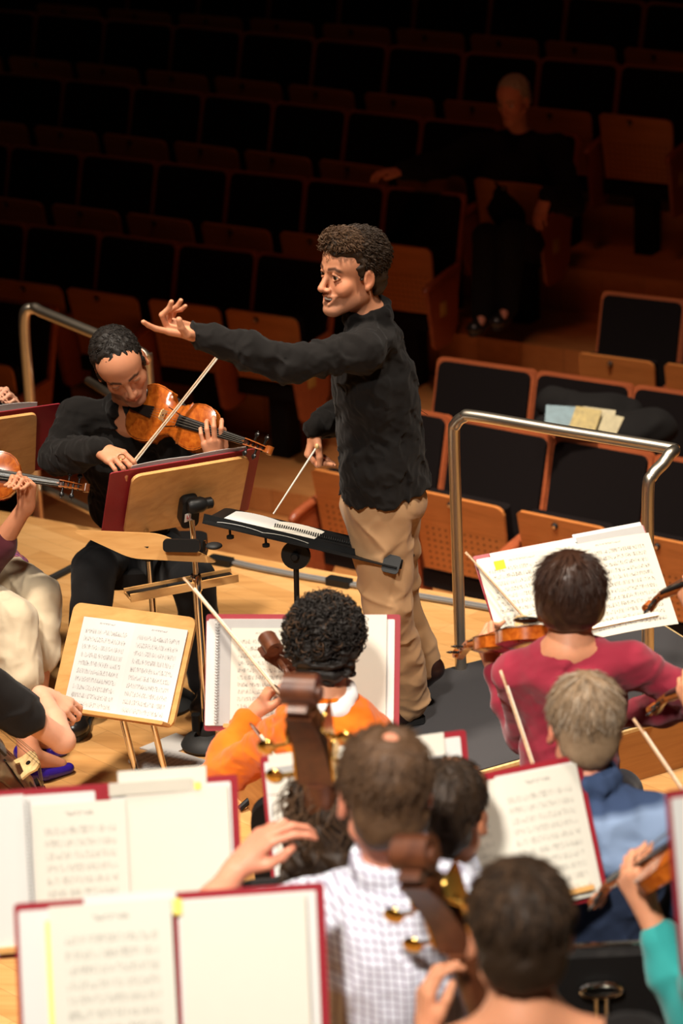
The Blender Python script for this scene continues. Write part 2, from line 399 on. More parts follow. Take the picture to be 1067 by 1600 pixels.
def sdf_mesh(prims, res, disp=None, amp=0.0):
    B = 12; lo = np.full(3, 1e9); hi = -lo
    for q in prims:
        if q['op'] != '+': continue
        if q['t'] == 'e': r = q['r'].max(); a, b = q['c'] - r, q['c'] + r
        else:
            r = max(q['ra'], q['rb']); a = np.minimum(q['a'], q['b']) - r; b = np.maximum(q['a'], q['b']) + r
        lo = np.minimum(lo, a); hi = np.maximum(hi, b)
    pad = amp + res * 3 + .01; lo -= pad; hi += pad
    nb = np.ceil((hi - lo) / (B * res)).astype(int)
    I = np.stack(np.meshgrid(*[np.arange(n) for n in nb], indexing='ij'), -1).reshape(-1, 3)
    Cn = lo + (I + .5) * B * res; hd = .87 * B * res
    D = np.array([pd(q, Cn) for q in prims]); pos = np.array([q['op'] == '+' for q in prims])
    kk = np.array([q['k'] for q in prims])[:, None]
    keep = (D[pos].min(0) < hd * 1.5 + amp + .02) & (sdf(prims, Cn) > -hd * 1.6 - amp - .01)
    I = I[keep]; D = D[:, keep]
    g = np.stack(np.meshgrid(*[np.arange(B + 1)] * 3, indexing='ij'), -1).reshape(-1, 3)
    off = np.array([(i, j, k) for i in (0, 1) for j in (0, 1) for k in (0, 1)])
    Mx = int(max(nb) * B + 8); keys = []; verts = []; edges = []
    n1 = B + 1
    def key(a): return (a[:, 0].astype(np.int64) * Mx + a[:, 1]) * Mx + a[:, 2]
    ed = [(0, 1), (2, 3), (4, 5), (6, 7), (0, 2), (1, 3), (4, 6), (5, 7), (0, 4), (1, 5), (2, 6), (3, 7)]
    for bi in range(len(I)):
        act = [prims[i] for i in np.nonzero(D[:, bi] < 2.4 * hd + amp + kk[:, 0])[0]]
        if not act: continue
        base = I[bi] * B; P = lo + (base + g) * res
        d = sdf(act, P)
        if amp and np.abs(d).min() > amp + res: pass
        elif disp is not None: d = d + disp(P)
        if d.min() > 0 or d.max() < 0: continue
        W = d.reshape(n1, n1, n1); S = W < 0
        c8 = np.stack([W[o[0]:o[0] + B, o[1]:o[1] + B, o[2]:o[2] + B] for o in off], -1).reshape(-1, 8)
        s8 = c8 < 0; m = s8.any(1) & ~s8.all(1)
        if not m.any(): continue
        cells = np.stack(np.meshgrid(*[np.arange(B)] * 3, indexing='ij'), -1).reshape(-1, 3)[m]; cv = c8[m]
        acc = np.zeros((len(cells), 3)); cnt = np.zeros(len(cells))
        for (p, q) in ed:
            a, b = cv[:, p], cv[:, q]; x = (a < 0) != (b < 0); t = np.where(x, a / np.where(x, a - b, 1), 0)
            acc += x[:, None] * (off[p] + t[:, None] * (off[q] - off[p])); cnt += x
        verts.append(lo + (base + cells + acc / cnt[:, None]) * res); keys.append(key(cells + base))
        for ax in range(3):
            sh = [slice(0, B)] * 3; s2 = list(sh); s2[ax] = slice(1, B + 1)
            x = S[tuple(sh)] != S[tuple(s2)]; idx = np.argwhere(x)
            if len(idx): edges.append(np.column_stack([idx + base, np.full(len(idx), ax), S[tuple(sh)][x]]))
    K = np.concatenate(keys); VV = np.concatenate(verts); o = np.argsort(K); K = K[o]; VV = VV[o]
    E = np.concatenate(edges); quads = []
    for ax in range(3):
        e = E[E[:, 3] == ax]
        if not len(e): continue
        b = np.zeros(3, int); b[(ax + 1) % 3] = 1; c = np.zeros(3, int); c[(ax + 2) % 3] = 1
        p = e[:, :3]; ids = []; ok = np.ones(len(e), bool)
        for q in (p, p - b, p - b - c, p - c):
            kq = key(q); j = np.clip(np.searchsorted(K, kq), 0, len(K) - 1); ok &= K[j] == kq; ids.append(j)
        Qd = np.stack(ids, 1); ins = e[:, 4] == 1
        Qd = np.where(ins[:, None], Qd, Qd[:, ::-1]); quads.append(Qd[ok])
    return VV, np.concatenate(quads)
def np_mesh(name, VV, FF, mat, parent=None, col=None, smooth=True):
    me = bpy.data.meshes.new(name); n, m, k = len(VV), len(FF), FF.shape[1]
    me.vertices.add(n); me.vertices.foreach_set('co', np.asarray(VV, np.float32).ravel())
    me.loops.add(m * k); me.loops.foreach_set('vertex_index', FF.astype(np.int32).ravel())
    me.polygons.add(m); me.polygons.foreach_set('loop_start', np.arange(0, m * k, k, dtype=np.int32))
    try: me.polygons.foreach_set('loop_total', np.full(m, k, dtype=np.int32))
    except Exception: pass
    me.update(calc_edges=True)
    if smooth: me.polygons.foreach_set('use_smooth', np.ones(m, bool))
    if col is not None:
        at = me.color_attributes.new('Col', 'FLOAT_COLOR', 'POINT')
        at.data.foreach_set('color', np.column_stack([col, np.ones(n)]).astype(np.float32).ravel())
    me.materials.append(M[mat]); o = bpy.data.objects.new(name, me); COL.objects.link(o)
    return attach(o, parent)
_rg = np.random.RandomState(5)
def waves(n, freq, seed, aniso=None):
    rg = np.random.RandomState(seed); k = rg.normal(size=(n, 3)); k /= np.linalg.norm(k, axis=1)[:, None]
    if aniso is not None:
        a = unit(aniso[0]); k = k + np.outer(k @ a, a) * aniso[1]; k /= np.linalg.norm(k, axis=1)[:, None]
    k *= freq * rg.uniform(.6, 1.6, (n, 1)); ph = rg.uniform(0, 6.28, n)
    def f(P):
        o = np.zeros(len(P)); w_ = 0
        for i in range(n):
            x = P @ k[i] + ph[i] + 1.1 * w_; w_ = np.sin(x); o += w_
        return o / math.sqrt(n)
    return f

# ------------------------------------------------------------------ the setting: stage, steps of the hall, back wall
def struct(name, mb, mat): return tag(mb.build(name, mat), kind='structure')
e0, e1 = Pz(400, 872, 0), Pz(758, 938, 0)
ed = unit(e1 - e0); en = V(-ed[1], ed[0], 0)
if en[1] < 0: en = -en
em = (e0 + e1) / 2
sp = [em - ed * 6, em + ed * 6, em + ed * 6 - en * 14, em - ed * 6 - en * 14]
struct('floor', MB().prism([(p[0], p[1]) for p in sp][::-1], .12, (0, 0, -.12)), 'stage_parquet')
struct('trim_1', MB().prism([(q[0], q[1]) for q in (em - ed * 6 - en * .05, em + ed * 6 - en * .05, em + ed * 6 - en * .5, em - ed * 6 - en * .5)][::-1], .98, (0, 0, -1.115)), 'podium_wood')
RY = rad(24); rx = V(math.cos(RY), -math.sin(RY), 0); rn = V(math.sin(RY), math.cos(RY), 0)
hf = em + en * .0
def terrace(name, d0, z, zb=-1.125, depth=6.0, x0=-9, x1=9, mat='hall_parquet'):
    a = [rx * x0 + rn * d0, rx * x1 + rn * d0, rx * x1 + rn * (d0 + depth), rx * x0 + rn * (d0 + depth)]
    struct(name, MB().prism([(p[0], p[1]) for p in a][::-1], z - zb, (0, 0, zb)), mat)
struct('floor', MB().box((-1, 15, -1.155), (30, 26, .05)), 'hall_parquet')
# rows of seats: (top boundary pixels of the backrests, height of their tops)
ROWS = [
 ('F', [(550, 621), (705, 650), (865, 680), (1022, 708), (1180, 736)], .02),
 ('F2', [(683, 556), (838, 578), (990, 600), (1142, 622)], .05),
 ('F3', [(940, 451), (1073, 466), (1206, 481)], .18),
 ('L0', [(-160, 446), (-36, 461), (88, 477)], .05),
 ('L1', [(-72, 336), (43, 349), (158, 362), (280, 378), (403, 392), (527, 408)], .17),
 ('L2', [(-95, 212), (18, 225), (130, 238), (247, 251), (360, 264), (480, 277), (605, 290), (728, 303)], .44),
 ('L3', [(-113, 100), (-6, 111), (102, 122), (210, 133), (320, 145), (430, 157), (545, 170), (662, 183), (783, 196), (906, 209)], .72),
 ('L4', [(-50, 10), (58, 19), (166, 28), (273, 38), (380, 48), (495, 59), (608, 70), (727, 80), (845, 89), (970, 99), (1098, 110)], 1.0),
 ('L5', [(95, -60), (205, -53), (315, -46), (425, -39), (535, -32), (652, -25), (770, -17), (888, -8), (1010, 2), (1132, 12)], 1.26),
]
floorz = {nm: h - 1.15 for nm, pts, h in ROWS}; floorz['F3'] = floorz['L1']
rowd = {}
for nm, pts, h in ROWS:
    q = [Pz(px, py, h) for px, py in pts]
    rowd[nm] = min(float(p @ rn) for p in q)
for nm in ('L1', 'L2', 'L3', 'L4', 'L5'):
    terrace('floor', rowd[nm] - .66, floorz[nm] - .002)
ob = em + en * 0
struct('wall_back', MB().box(tuple(rn * (rowd['L5'] + 3.2) + V(0, 0, 2.5)), (30, .2, 9), rx, rn), 'seat_base_black')

# ------------------------------------------------------------------ auditorium chairs
HB = 1.15
def make_chair():
    r = empty('auditorium_chair', (0, 0, 0), 'x', 'chair', 'tip-up chairs in the dark hall')
    W = .27
    def rr(w_, h_, rd, n=5):   # board outline with rounded top corners
        pts = [(-w_, 0), (w_, 0)]
        for k in range(n + 1):
            a = rad(90 * k / n); pts.append((w_ - rd + rd * math.cos(a), h_ - rd + rd * math.sin(a)))
        for k in range(n + 1):
            a = rad(90 + 90 * k / n); pts.append((-w_ + rd + rd * math.cos(a), h_ - rd + rd * math.sin(a)))
        return pts
    up = unit(V(0, .20, .70)); fr = unit(V(0, -.70, .20)); L = math.hypot(.2, .7)
    MB().prism(rr(W, L, .035), .035, V(0, .02, .45) - fr * .035, (1, 0, 0), up, fr).build('backrest', 'seat_wood', r)
    MB().prism(rr(W - .02, L - .02, .04), .022, V(0, .02, .45) - fr * .0, (1, 0, 0), up, fr).build('back_pad', 'seat_velvet', r)
    up2 = unit(V(0, -.07, .42)); fr2 = unit(V(0, -.42, -.07))
    pts = [(-.225, 0), (.225, 0), (.238, .36)] + [(.198 + .04 * math.cos(rad(a)), .38 + .04 * math.sin(rad(a))) for a in (0, 30, 60, 90)] + [(-.22, .425), (-.24, .41)]
    s = MB().prism(pts, .018, V(0, -.10, .49) + fr2 * .0, (1, 0, 0), up2, fr2).build('seat_board', 'seat_perforated', r)
    kn = MB().lathe([(.016, 0), (.017, .008), (.012, .014)], V(-.035, -.10, .49) + up2 * .385 + fr2 * .018, fr2, 14).build('knob', 'black_plastic', s)
    MB().lathe([(.009, 0), (.009, .002)], V(-.035, -.10, .49) + up2 * .385 + fr2 * .032, fr2, 12).build('knob_cap', 'steel', s)
    MB().box((0, -.07, .69), (.44, .07, .38), (1, 0, 0), -fr2, up2, bev=.03).build('seat_cushion', 'seat_velvet', r)
    def arm(s_):
        x = s_ * .268
        ap = curve_pts([(x, .10, .74), (x, -.08, .725), (x, -.26, .70), (x, -.33, .675)], 5)
        MB().tube(ap, [.022] * (len(ap) - 3) + [.022, .019, .012], 10).build('armrest', 'seat_wood', r, True)
        prof = [(.09, .73), (-.30, .68), (-.29, .60), (-.24, .33), (-.21, .30), (-.03, .30), (.06, .40)]
        MB().prism([(p[0], p[1]) for p in prof], .02, (x - .01, 0, 0), (0, 1, 0), (0, 0, 1), (1, 0, 0)).build('side_panel', 'seat_wood', r)
    arm(1)
    MB().box((0, -.02, .42), (.5, .16, .09)).box((0, .0, .2), (.12, .14, .4)).build('pedestal', 'seat_base_black', r)
    return r, arm
def copy_thing(o):
    c = o.copy(); COL.objects.link(c)
    for ch in o.children:
        d = ch.copy(); COL.objects.link(d); d.parent = c
        for g in ch.children:
            e = g.copy(); COL.objects.link(e); e.parent = d
    return c
proto, arm_fn = make_chair()
arm_l = None
ORD = ['first', 'second', 'third', 'fourth', 'fifth', 'sixth', 'seventh', 'eighth', 'ninth', 'tenth', 'eleventh']
ROWSAY = {'F': 'front row behind the podium rail', 'F2': 'row where coats and magazines lie', 'F3': 'short row behind the coats',
          'L0': 'row behind the left handrail', 'L1': 'row behind the conductor\'s raised hand', 'L2': 'row level with the conductor\'s head',
          'L3': 'row where the grey-haired listener sits', 'L4': 'row just behind the grey-haired listener', 'L5': 'topmost row at the picture edge'}
first = True
for nm, pts, h in ROWS:
    q = [Pz(px, py, h) for px, py in pts]; n = len(q) - 1
    vis = [i for i in range(n) if pts[i + 1][0] > 0 and pts[i][0] < 1120 or nm == 'F' and i < 4]
    for j, i in enumerate(vis):
        a, b = q[i], q[i + 1]; X = unit((b - a) * V(1, 1, 0)); Yv = V(-X[1], X[0], 0); sc = float(np.linalg.norm(b - a)) / .545
        org = (a + b) / 2 - Yv * .22; org[2] = floorz[nm]
        c = proto if first else copy_thing(proto); first = False
        c.matrix_world = Matrix(((X[0] * sc, Yv[0], 0, org[0]), (X[1] * sc, Yv[1], 0, org[1]), (0, 0, 1, org[2]), (0, 0, 0, 1)))
        state = 'perforated wooden seat tipped up' if nm[0] == 'F' else 'tipped-up seat and black padded back'
        c['label'] = 'tip-up chair, %s from left in the %s' % (ORD[j], ROWSAY[nm])
        if nm + str(j) in ('F0', 'F20', 'F30'):
            x = -.268
            ap = curve_pts([(x, .10, .74), (x, -.08, .725), (x, -.26, .70), (x, -.33, .675)], 5)
            u = MB().tube(ap, [.022] * (len(ap) - 3) + [.022, .019, .012], 10).build('armrest', 'seat_wood', None, True); u.parent = c
            prof = [(.09, .73), (-.30, .68), (-.29, .60), (-.24, .33), (-.21, .30), (-.03, .30), (.06, .40)]
            u = MB().prism(prof, .02, (x - .01, 0, 0), (0, 1, 0), (0, 0, 1), (1, 0, 0)).build('side_panel', 'seat_wood', None); u.parent = c
        if i == n - 1 and nm in ('L2', 'L3', 'L4', 'L0', 'L1'):
            u = MB().box((.279, -.12, .53), (.004, .075, .085), bev=0).box((.2825, -.12, .535), (.003, .05, .05)).build('number_plate', 'plate_brass', None); u.parent = c

# ------------------------------------------------------------------ podium and rails
pf = [V(.318, 7.571, .2), V(.458, 7.645, .2)]; pn0 = Pz(730, 1207, .2); pn1 = Pz(1067, 1112, .2)
pe = unit(pn1 - pn0); pb = V(-pe[1], pe[0], 0)
pn0 = pn0 - pb * .02; pn1 = pn1 - pb * .02; a0 = pn0 - pe * .55; a1 = pn1 + pe * .35; dep = .77
tp = [a0, a1, a1 + pb * dep, a0 + pb * dep]
pr = empty('conductor_podium', (tp[0] + tp[2]) / 2 * V(1, 1, 0), 'low wooden podium with dark grey carpet top under the conductor', 'podium')
MB().prism([(p[0], p[1]) for p in tp], .185, (0, 0, .001)).build('wooden_base', 'podium_wood', pr)
ins = [a0 + pe * .012 + pb * .012, a1 - pe * .012 + pb * .012, a1 - pe * .012 + pb * (dep - .012), a0 + pe * .012 + pb * (dep - .012)]
MB().prism([(p[0], p[1]) for p in tp], .012, (0, 0, .186)).build('edge_strip', 'pale_maple', pr)
MB().prism([(p[0], p[1]) for p in ins], .004, (0, 0, .1985)).build('carpet', 'podium_carpet', pr)

def rail(name, ctrl, r, label, mat='steel'):
    pts = curve_pts(ctrl, 8); return tag(MB().tube(pts, r, 18).build(name, mat, None, True), label, 'handrail')
L0_, R0_ = V(-.848, 7.645, .2), V(-.176, 7.223, .2)
TL = Py(716, 653, 7.60); TC = Pz(1062, 706, 1.135); TR = Pz(1010, 722, 1.13)
h1 = 1.145
pp = [L0_, L0_ + V(0, 0, .5), L0_ + V(0, 0, .86), L0_ + V(.008, -.006, .915)]
dirx = unit((TC - L0_) * V(1, 1, 0)); TCg = V(TC[0], TC[1], 0)
pp += [L0_ + dirx * .04 + V(0, 0, .945), L0_ + dirx * .09 + V(0, 0, .955)]
cor = V(TC[0], TC[1], 1.14); back = unit((R0_ - cor) * V(1, 1, 0))
pp += [L0_ * .5 + cor * .5 + V(0, 0, .0) + V(0, 0, (1.148 - (.2 + 1.14) / 2)), cor - dirx * .06 + V(0, 0, .003), cor - dirx * .015 + back * .008, cor + back * .045 - dirx * 0.0,
       V(R0_[0], R0_[1], 1.115) - back * .07, V(R0_[0], R0_[1], 1.085) - back * .02, V(R0_[0], R0_[1], 1.03), V(R0_[0], R0_[1], .7), R0_]
for i in range(len(pp)): pp[i] = np.array(pp[i], float)
rail('podium_rail', pp, .0205, 'bent brushed steel rail standing on the podium behind the conductor')
# left handrail beyond the stage edge
ylr = 9.75
b0 = Py(60, 812, ylr); t0 = Py(38, 500, ylr); t1 = Py(52, 482, ylr); t2 = Py(215, 549, ylr - .3); t3 = Py(229, 562, ylr - .31)
hb = V(b0[0], b0[1], -.7)
rail('side_handrail', [hb, b0, b0 * .4 + t0 * .6, t0, t1, t1 * .9 + t2 * .1, t1 * .5 + t2 * .5, t1 * .1 + t2 * .9, t2, t3, t3 - V(0, 0, .12), V(t3[0], t3[1], -.7)], .024, 'steel tube handrail at the stage steps behind the violinists at left')
for nmx, (p, q_) in enumerate([((146, 600), (232, 655)), ((66, 762), (146, 800))]):
    a, b = Py(*p, ylr + .1), Py(*q_, ylr - .35)
    tag(MB().tube([a - (b - a) * .1, b + (b - a) * .6], .018, 12).build('side_handrail_bar', 'steel', None, True),
        ['upper bar', 'lower bar'][nmx] + ' of thin steel below the left handrail', 'handrail', None)

# silver cable along the stage edge, with its joint box; dark cable channel at left
cb = [Pz(348, 876, .012), Pz(400, 888, .012), Pz(480, 903, .012), Pz(565, 917, .012), Pz(656, 933, .012), Pz(747, 948, .012), Pz(900, 975, .012), Pz(1067, 1002, .012)]
ct = empty('stage_cable', cb[3] * V(1, 1, 0), 'grey double cable lying along the stage edge behind the conductor', 'cable')
for dd in (0, .02):
    MB().tube([p + en * dd for p in curve_pts(cb, 4)], .009, 8).build('cable_strand', 'silver_cable', ct, True)
for px, py in ((530, 909), (345, 876)):
    MB().box(Pz(px, py, .016), (.11, .05, .028), ed, en, bev=.01).build('joint_box', 'black_plastic', ct)
cc = [Pz(0, 924, .008), Pz(60, 912, .008), Pz(108, 890, .008), Pz(150, 866, .008), Pz(178, 848, .008)]
tag(MB().tube(curve_pts(cc, 4), .017, 8).build('dark_cable', 'rubber', None, True), 'thick dark cable on the stage floor beside the black-clad violinist', 'cable')

# ------------------------------------------------------------------ boards, stands, folders and sheets
def fr3(yaw, tilt, roll=0.0):
    cy, sy = math.cos(yaw), math.sin(yaw); u = V(cy, sy, 0); bk = V(-sy, cy, 0)
    v = V(0, 0, 1) * math.cos(tilt) + bk * math.sin(tilt)
    u2 = u * math.cos(roll) + v * math.sin(roll); v2 = -u * math.sin(roll) + v * math.cos(roll)
    return u2, v2, np.cross(u2, v2)
def rrect(w_, h_, r, n=5):
    pts = []
    for (sx, sy, a0) in ((1, 1, 0), (-1, 1, 90), (-1, -1, 180), (1, -1, 270)):
        for k in range(n + 1):
            a = rad(a0 + 90 * k / n); pts.append((sx * (w_ / 2 - r) + r * math.cos(a), sy * (h_ / 2 - r) + r * math.sin(a)))
    return pts
def folder(c, F3, w_, h_, label, group=None, cover='maroon_cover', inner='paper_white'):
    u, v, n = F3; c = V(*c)
    r = empty('music_folder', c - v * h_ / 2, label, 'folder', group)
    for s in (-1, 1):
        MB().prism(rrect(w_ / 2 - .006, h_, .008), .004, c + u * s * (w_ / 4 + .001), u, v, n).build('cover_board', cover, r)
        MB().prism(rrect(w_ / 2 - .03, h_ - .028, .004), .002, c + u * s * (w_ / 4 + .001 - .004 * s) + n * .0045, u, v, n).build('inner_lining', inner, r)
    MB().prism(rrect(.016, h_, .003), .003, c - n * .001, u, v, n).build('spine', cover, r)
    return r
def page(name, c, F3, w_, h_, mat, label, cat='sheet music', group=None, bow=.006, parent=None, lift=0.0, pages=1, back='paper_white', roll=0.0):
    u, v, n = F3; c = V(*c)
    if roll: u, v = u * math.cos(roll) + v * math.sin(roll), -u * math.sin(roll) + v * math.cos(roll)
    mats = mat if isinstance(mat, (list, tuple)) else [mat]
    root = None
    objs = []
    for k in range(pages):
        vs = []; fs = []; uv = []; N = 8; w1 = w_ / pages
        for i in range(N + 1):
            s = i / N; x = -w_ / 2 + (k + s) * w1
            z = bow * math.sin(math.pi * s) ** .8 if pages > 1 else bow * s * s
            for j in (0, 1):
                for e in (0, 1): vs.append(c + u * x + v * (j - .5) * h_ + n * (z + lift + .0012 * e))
        for i in range(N):
            a = i * 4; b = a + 4
            fs += [(a + 1, b + 1, b + 3, a + 3), (a, a + 2, b + 2, b), (a, b, b + 1, a + 1), (a + 2, a + 3, b + 3, b + 2)]
            s0, s1 = i / N, (i + 1) / N
            uv += [[(s0, 0), (s1, 0), (s1, 1), (s0, 1)], [(0, 0)] * 4, [(0, 0)] * 4, [(0, 0)] * 4]
        fs += [(0, 1, 3, 2), (N * 4, N * 4 + 2, N * 4 + 3, N * 4 + 1)]; uv += [[(0, 0)] * 4] * 2
        m = MB(); m.add(vs, fs, uv); objs.append((m, mats[k % len(mats)]))
    if pages == 1:
        o = objs[0][0].build(name, objs[0][1], parent)
        if parent is None: tag(o, label, cat, group)
        return o
    root = empty(name, c - v * h_ / 2, label, cat, group)
    for m, mt in objs: m.build('page', mt, root)
    return root
def clipstrip(c, F3, w_, h_, mat, label, lift=.012, cat='paper strip'):
    u, v, n = F3
    return tag(MB().prism(rrect(w_, h_, .002), .002, V(*c) + n * lift, u, v, n).build('paper_strip', mat), label, cat)
def spiral(c, F3, h_, parent, mat='silver_cable'):
    u, v, n = F3; m = MB()
    k = int(h_ / .0085)
    for i in range(k):
        o = c + v * (-h_ / 2 + (i + .5) * h_ / k); pts = [o + u * .005 * math.cos(a) + n * (.006 + .006 * math.sin(a)) for a in np.linspace(0, 2 * math.pi, 7)]
        m.tube(pts, .0011, 4, False)
    m.build('spiral_binding', mat, parent)
def wood_stand(c, F3, w_, h_, label, base=None, group=None, desk='desk_beech', twin=False, headrest=True, ledge=True, pole_mat='chrome'):
    u, v, n = F3; c = V(*c); foot = V(c[0], c[1], 0) - V(n[0], n[1], 0) * .06 if base is None else V(*base)
    r = empty('music_stand', foot, label, 'music stand', group)
    MB().prism(rrect(w_, h_, .028), .012, c - n * .014, u, v, n).build('desk', desk, r)
    if ledge: MB().box(c - v * (h_ / 2 - .008) + n * .022, (w_ * .96, .012, .05), u, v, n, bev=.004).build('ledge', desk, r)
    jt = c - n * .04 - v * .03
    MB().box(jt, (.05, .13, .04), u, v, n, bev=.014).lathe([(.02, -.03), (.024, -.02), (.024, .02), (.018, .03)], jt + v * .05, u, 14).build('clamp', 'black_plastic', r, True)
    top = V(foot[0], foot[1], jt[2] - .02)
    if twin:
        for s in (-1, 1):
            MB().tube([V(foot[0], foot[1], .03) + u * s * twin, jt + u * s * twin], .011, 12).build('pole', pole_mat, r, True)
    else:
        mid = V(foot[0], foot[1], top[2] * .55)
        MB().tube([V(foot[0], foot[1], .03), mid], .0135, 14).build('lower_pole', pole_mat, r, True)
        MB().tube([mid, top, jt], .0095, 12).build('upper_pole', pole_mat, r, True)
        MB().lathe([(.018, -.03), (.02, -.02), (.02, .02), (.016, .03)], mid, (0, 0, 1), 14).build('height_collar', 'black_plastic', r, True)
    MB().lathe([(.125, 0), (.128, .012), (.11, .028), (.06, .045), (.03, .06), (.018, .075)], V(foot[0], foot[1], 0.001), (0, 0, 1), 28).build('weighted_base', 'rubber', r, True)
    return r
def at(c, F3, x, y, z=0.0): return V(*c) + F3[0] * x + F3[1] * y + F3[2] * z

# stand and folder before the orange-sweater cellist
F1 = fr3(-.021, .440, .016); c1 = V(-1.144, 6.210, .846)
wood_stand(c1 - F1[2] * .018, F1, .46, .32, 'wooden music stand behind the open folder of the orange-sweater cellist')
folder(c1, F1, .565, .335, 'open maroon folder in front of the curly-haired player in orange', 'maroon folders')
tag(MB().prism(rrect(.235, .305, .003), .002, at(c1, F1, -.137, 0, .0075), *F1).build('backing_sheet', 'paper_grey'), 'grey backing sheet inside the folder of the orange-sweater player', 'sheet')
s_ = page('sheet_music', at(c1, F1, -.105, -.018, .011), F1, .20, .29, 'music_twelve', 'printed part with red-lined cover before the curly-haired player, left page', bow=.003)
page('blank_sheet', at(c1, F1, .135, .004, .009), F1, .215, .325, 'paper_cream', 'blank cream page sticking up at the right of the orange player\'s folder', 'sheet', bow=.004)
sb = empty('spiral_score', at(c1, F1, -.252, -.15), 'white spiral-bound edge at the left side of the orange player\'s folder', 'spiral book')
MB().prism(rrect(.03, .30, .002), .003, at(c1, F1, -.262, -.002, .008), *F1).build('page_edge', 'paper_white', sb)
spiral(at(c1, F1, -.245, -.002, .008), F1, .29, sb)

# wooden stand with the double sheet, left of centre
F8 = fr3(-.370, .590, .042); c8 = V(-1.888, 7.060, .476)
st8 = wood_stand(c8, F8, .465, .365, 'wooden music stand on two chrome poles carrying the open double sheet', base=Pz(240, 1236, 0), twin=.058)
page('sheet_music', at(c8, F8, .018, -.02, .004), F8, .395, .315, ['music_ten', 'music_ten_b'], 'open double-page sheet of printed music on the wooden stand at left', bow=.006, pages=2)

# folder before the red-sweater violinist
F7 = fr3(.286, .90, .10); c7 = V(-.371, 6.414, 1.026)
wood_stand(at(c7, F7, 0, 0, -.02), F7, .44, .30, 'music stand under the tilted folder of the red-sweater violinist', pole_mat='steel')
folder(c7, F7, .535, .34, 'tilted maroon folder in front of the violinist in the red sweater', 'maroon folders')
page('sheet_music', at(c7, F7, .002, -.018, .011), F7, .53, .315, ['music_twelve', 'music_twelve_b'], 'wide double page of printed music before the red-sweater violinist', bow=.007, pages=2, roll=-.02)
clipstrip(at(c7, F7, -.085, .14), F7, .26, .05, 'paper_cream', 'cream envelope tucked behind the music of the red-sweater violinist', .0095)
clipstrip(at(c7, F7, .155, .148), F7, .21, .03, 'paper_grey', 'grey strip along the top right of the red-sweater violinist\'s folder', .010)
clipstrip(at(c7, F7, .15, .163), F7, .215, .026, 'paper_white', 'white page edge above the grey strip in the tilted folder', .0085)
tag(MB().prism(rrect(.045, .03, .002), .003, at(c7, F7, -.19, .118, .015), *F7).build('sticky_note', 'sticky_yellow'), 'bright yellow sticky note at the top left of the tilted folder', 'sticky note')

# two near folders at the lower left
F2_ = fr3(.198, .343, -.019); c2 = V(-.994, 3.891, 1.241)
wood_stand(at(c2, F2_, 0, 0, -.02), F2_, .5, .36, 'music stand under the nearest folder in the bottom left corner')
folder(c2, F2_, .58, .40, 'nearest open maroon folder, bottom left corner of the photo', 'maroon folders')
page('sheet_music', at(c2, F2_, -.11, .0, .013), F2_, .225, .385, 'music_faint', 'nearest printed sheet, faint staves, yellow note at its left edge', bow=.003, roll=.01)
page('blank_sheet', at(c2, F2_, .135, -.01, .010), F2_, .235, .385, 'paper_cream', 'blank cream page on the right half of the nearest folder', 'sheet', bow=.006)
tag(MB().prism(rrect(.012, .36, .001), .002, at(c2, F2_, -.225, -.015, .012), *F2_).build('yellow_page_edge', 'sticky_paleyellow'), 'yellow page edge at the left of the nearest sheet', 'page edge')
tag(MB().prism(rrect(.016, .03, .001), .002, at(c2, F2_, .012, .175, .014), *F2_).build('sticky_note', 'sticky_paleyellow'), 'small yellow sticky tab between the pages of the nearest folder', 'sticky note')
clipstrip(at(c2, F2_, -.075, .185), F2_, .17, .045, 'paper_white', 'white sheet edge sticking up over the nearest folder', .009)

F3_ = fr3(.24, .30, -.03); c3 = cC + (V(-1.215, 4.30, 1.29) - cC) * 1.07
wood_stand(at(c3, F3_, 0, 0, -.02), F3_, .5, .34, 'music stand under the second folder from the bottom left corner')
folder(c3, F3_, .58, .37, 'open maroon folder just behind the nearest one at bottom left', 'maroon folders')
page('sheet_music', at(c3, F3_, -.055, -.02, .012), F3_, .20, .34, 'music_faint_b', 'printed sheet on the second folder, behind the nearest one', bow=.003)
page('blank_sheet', at(c3, F3_, .155, -.01, .010), F3_, .22, .35, 'paper_cream', 'blank page at the right of the second folder', 'sheet', bow=.005)
clipstrip(at(c3, F3_, .125, .185), F3_, .19, .05, 'paper_cream', 'cream envelope standing up at the top of the second folder', .006)
clipstrip(at(c3, F3_, .10, .172), F3_, .18, .028, 'paper_greyband', 'grey band on the envelope at the top of the second folder', .0125)
tag(MB().prism(rrect(.014, .016, .001), .002, at(c3, F3_, .2, .168, .0145), *F3_).build('sticky_note', 'sticky_paleyellow'), 'tiny yellow sticky tab at the top right of the second folder', 'sticky note')
sb = empty('spiral_score', at(c3, F3_, -.2, -.15), 'white spiral-bound score half out of frame on the second folder', 'spiral book')
MB().prism(rrect(.1, .35, .002), .003, at(c3, F3_, -.22, .0, .008), *F3_).build('page_edge', 'paper_white', sb)
spiral(at(c3, F3_, -.165, -.0, .010), F3_, .33, sb)

# folder at the centre, behind the balding heads
F4 = fr3(.391, .351, -.032); c4 = cC + (V(-.739, 4.752, 1.163) - cC) * 1.05
wood_stand(at(c4, F4, 0, 0, -.02), F4, .42, .30, 'music stand under the centre folder behind the check-shirt player')
folder(c4, F4, .50, .36, 'maroon folder at the centre, half hidden by the check-shirt player', 'maroon folders')
page('blank_sheet', at(c4, F4, -.02, .012, .010), F4, .42, .34, 'paper_cream', 'cream pages in the centre folder above the check-shirt player\'s head', 'sheet', bow=.005)
clipstrip(at(c4, F4, .09, .125), F4, .19, .010, 'paper_grey', 'dark printed line on the centre folder\'s page', .017)
clipstrip(at(c4, F4, -.13, .145), F4, .20, .016, 'paper_grey', 'grey strip at the top left of the centre folder', .014)

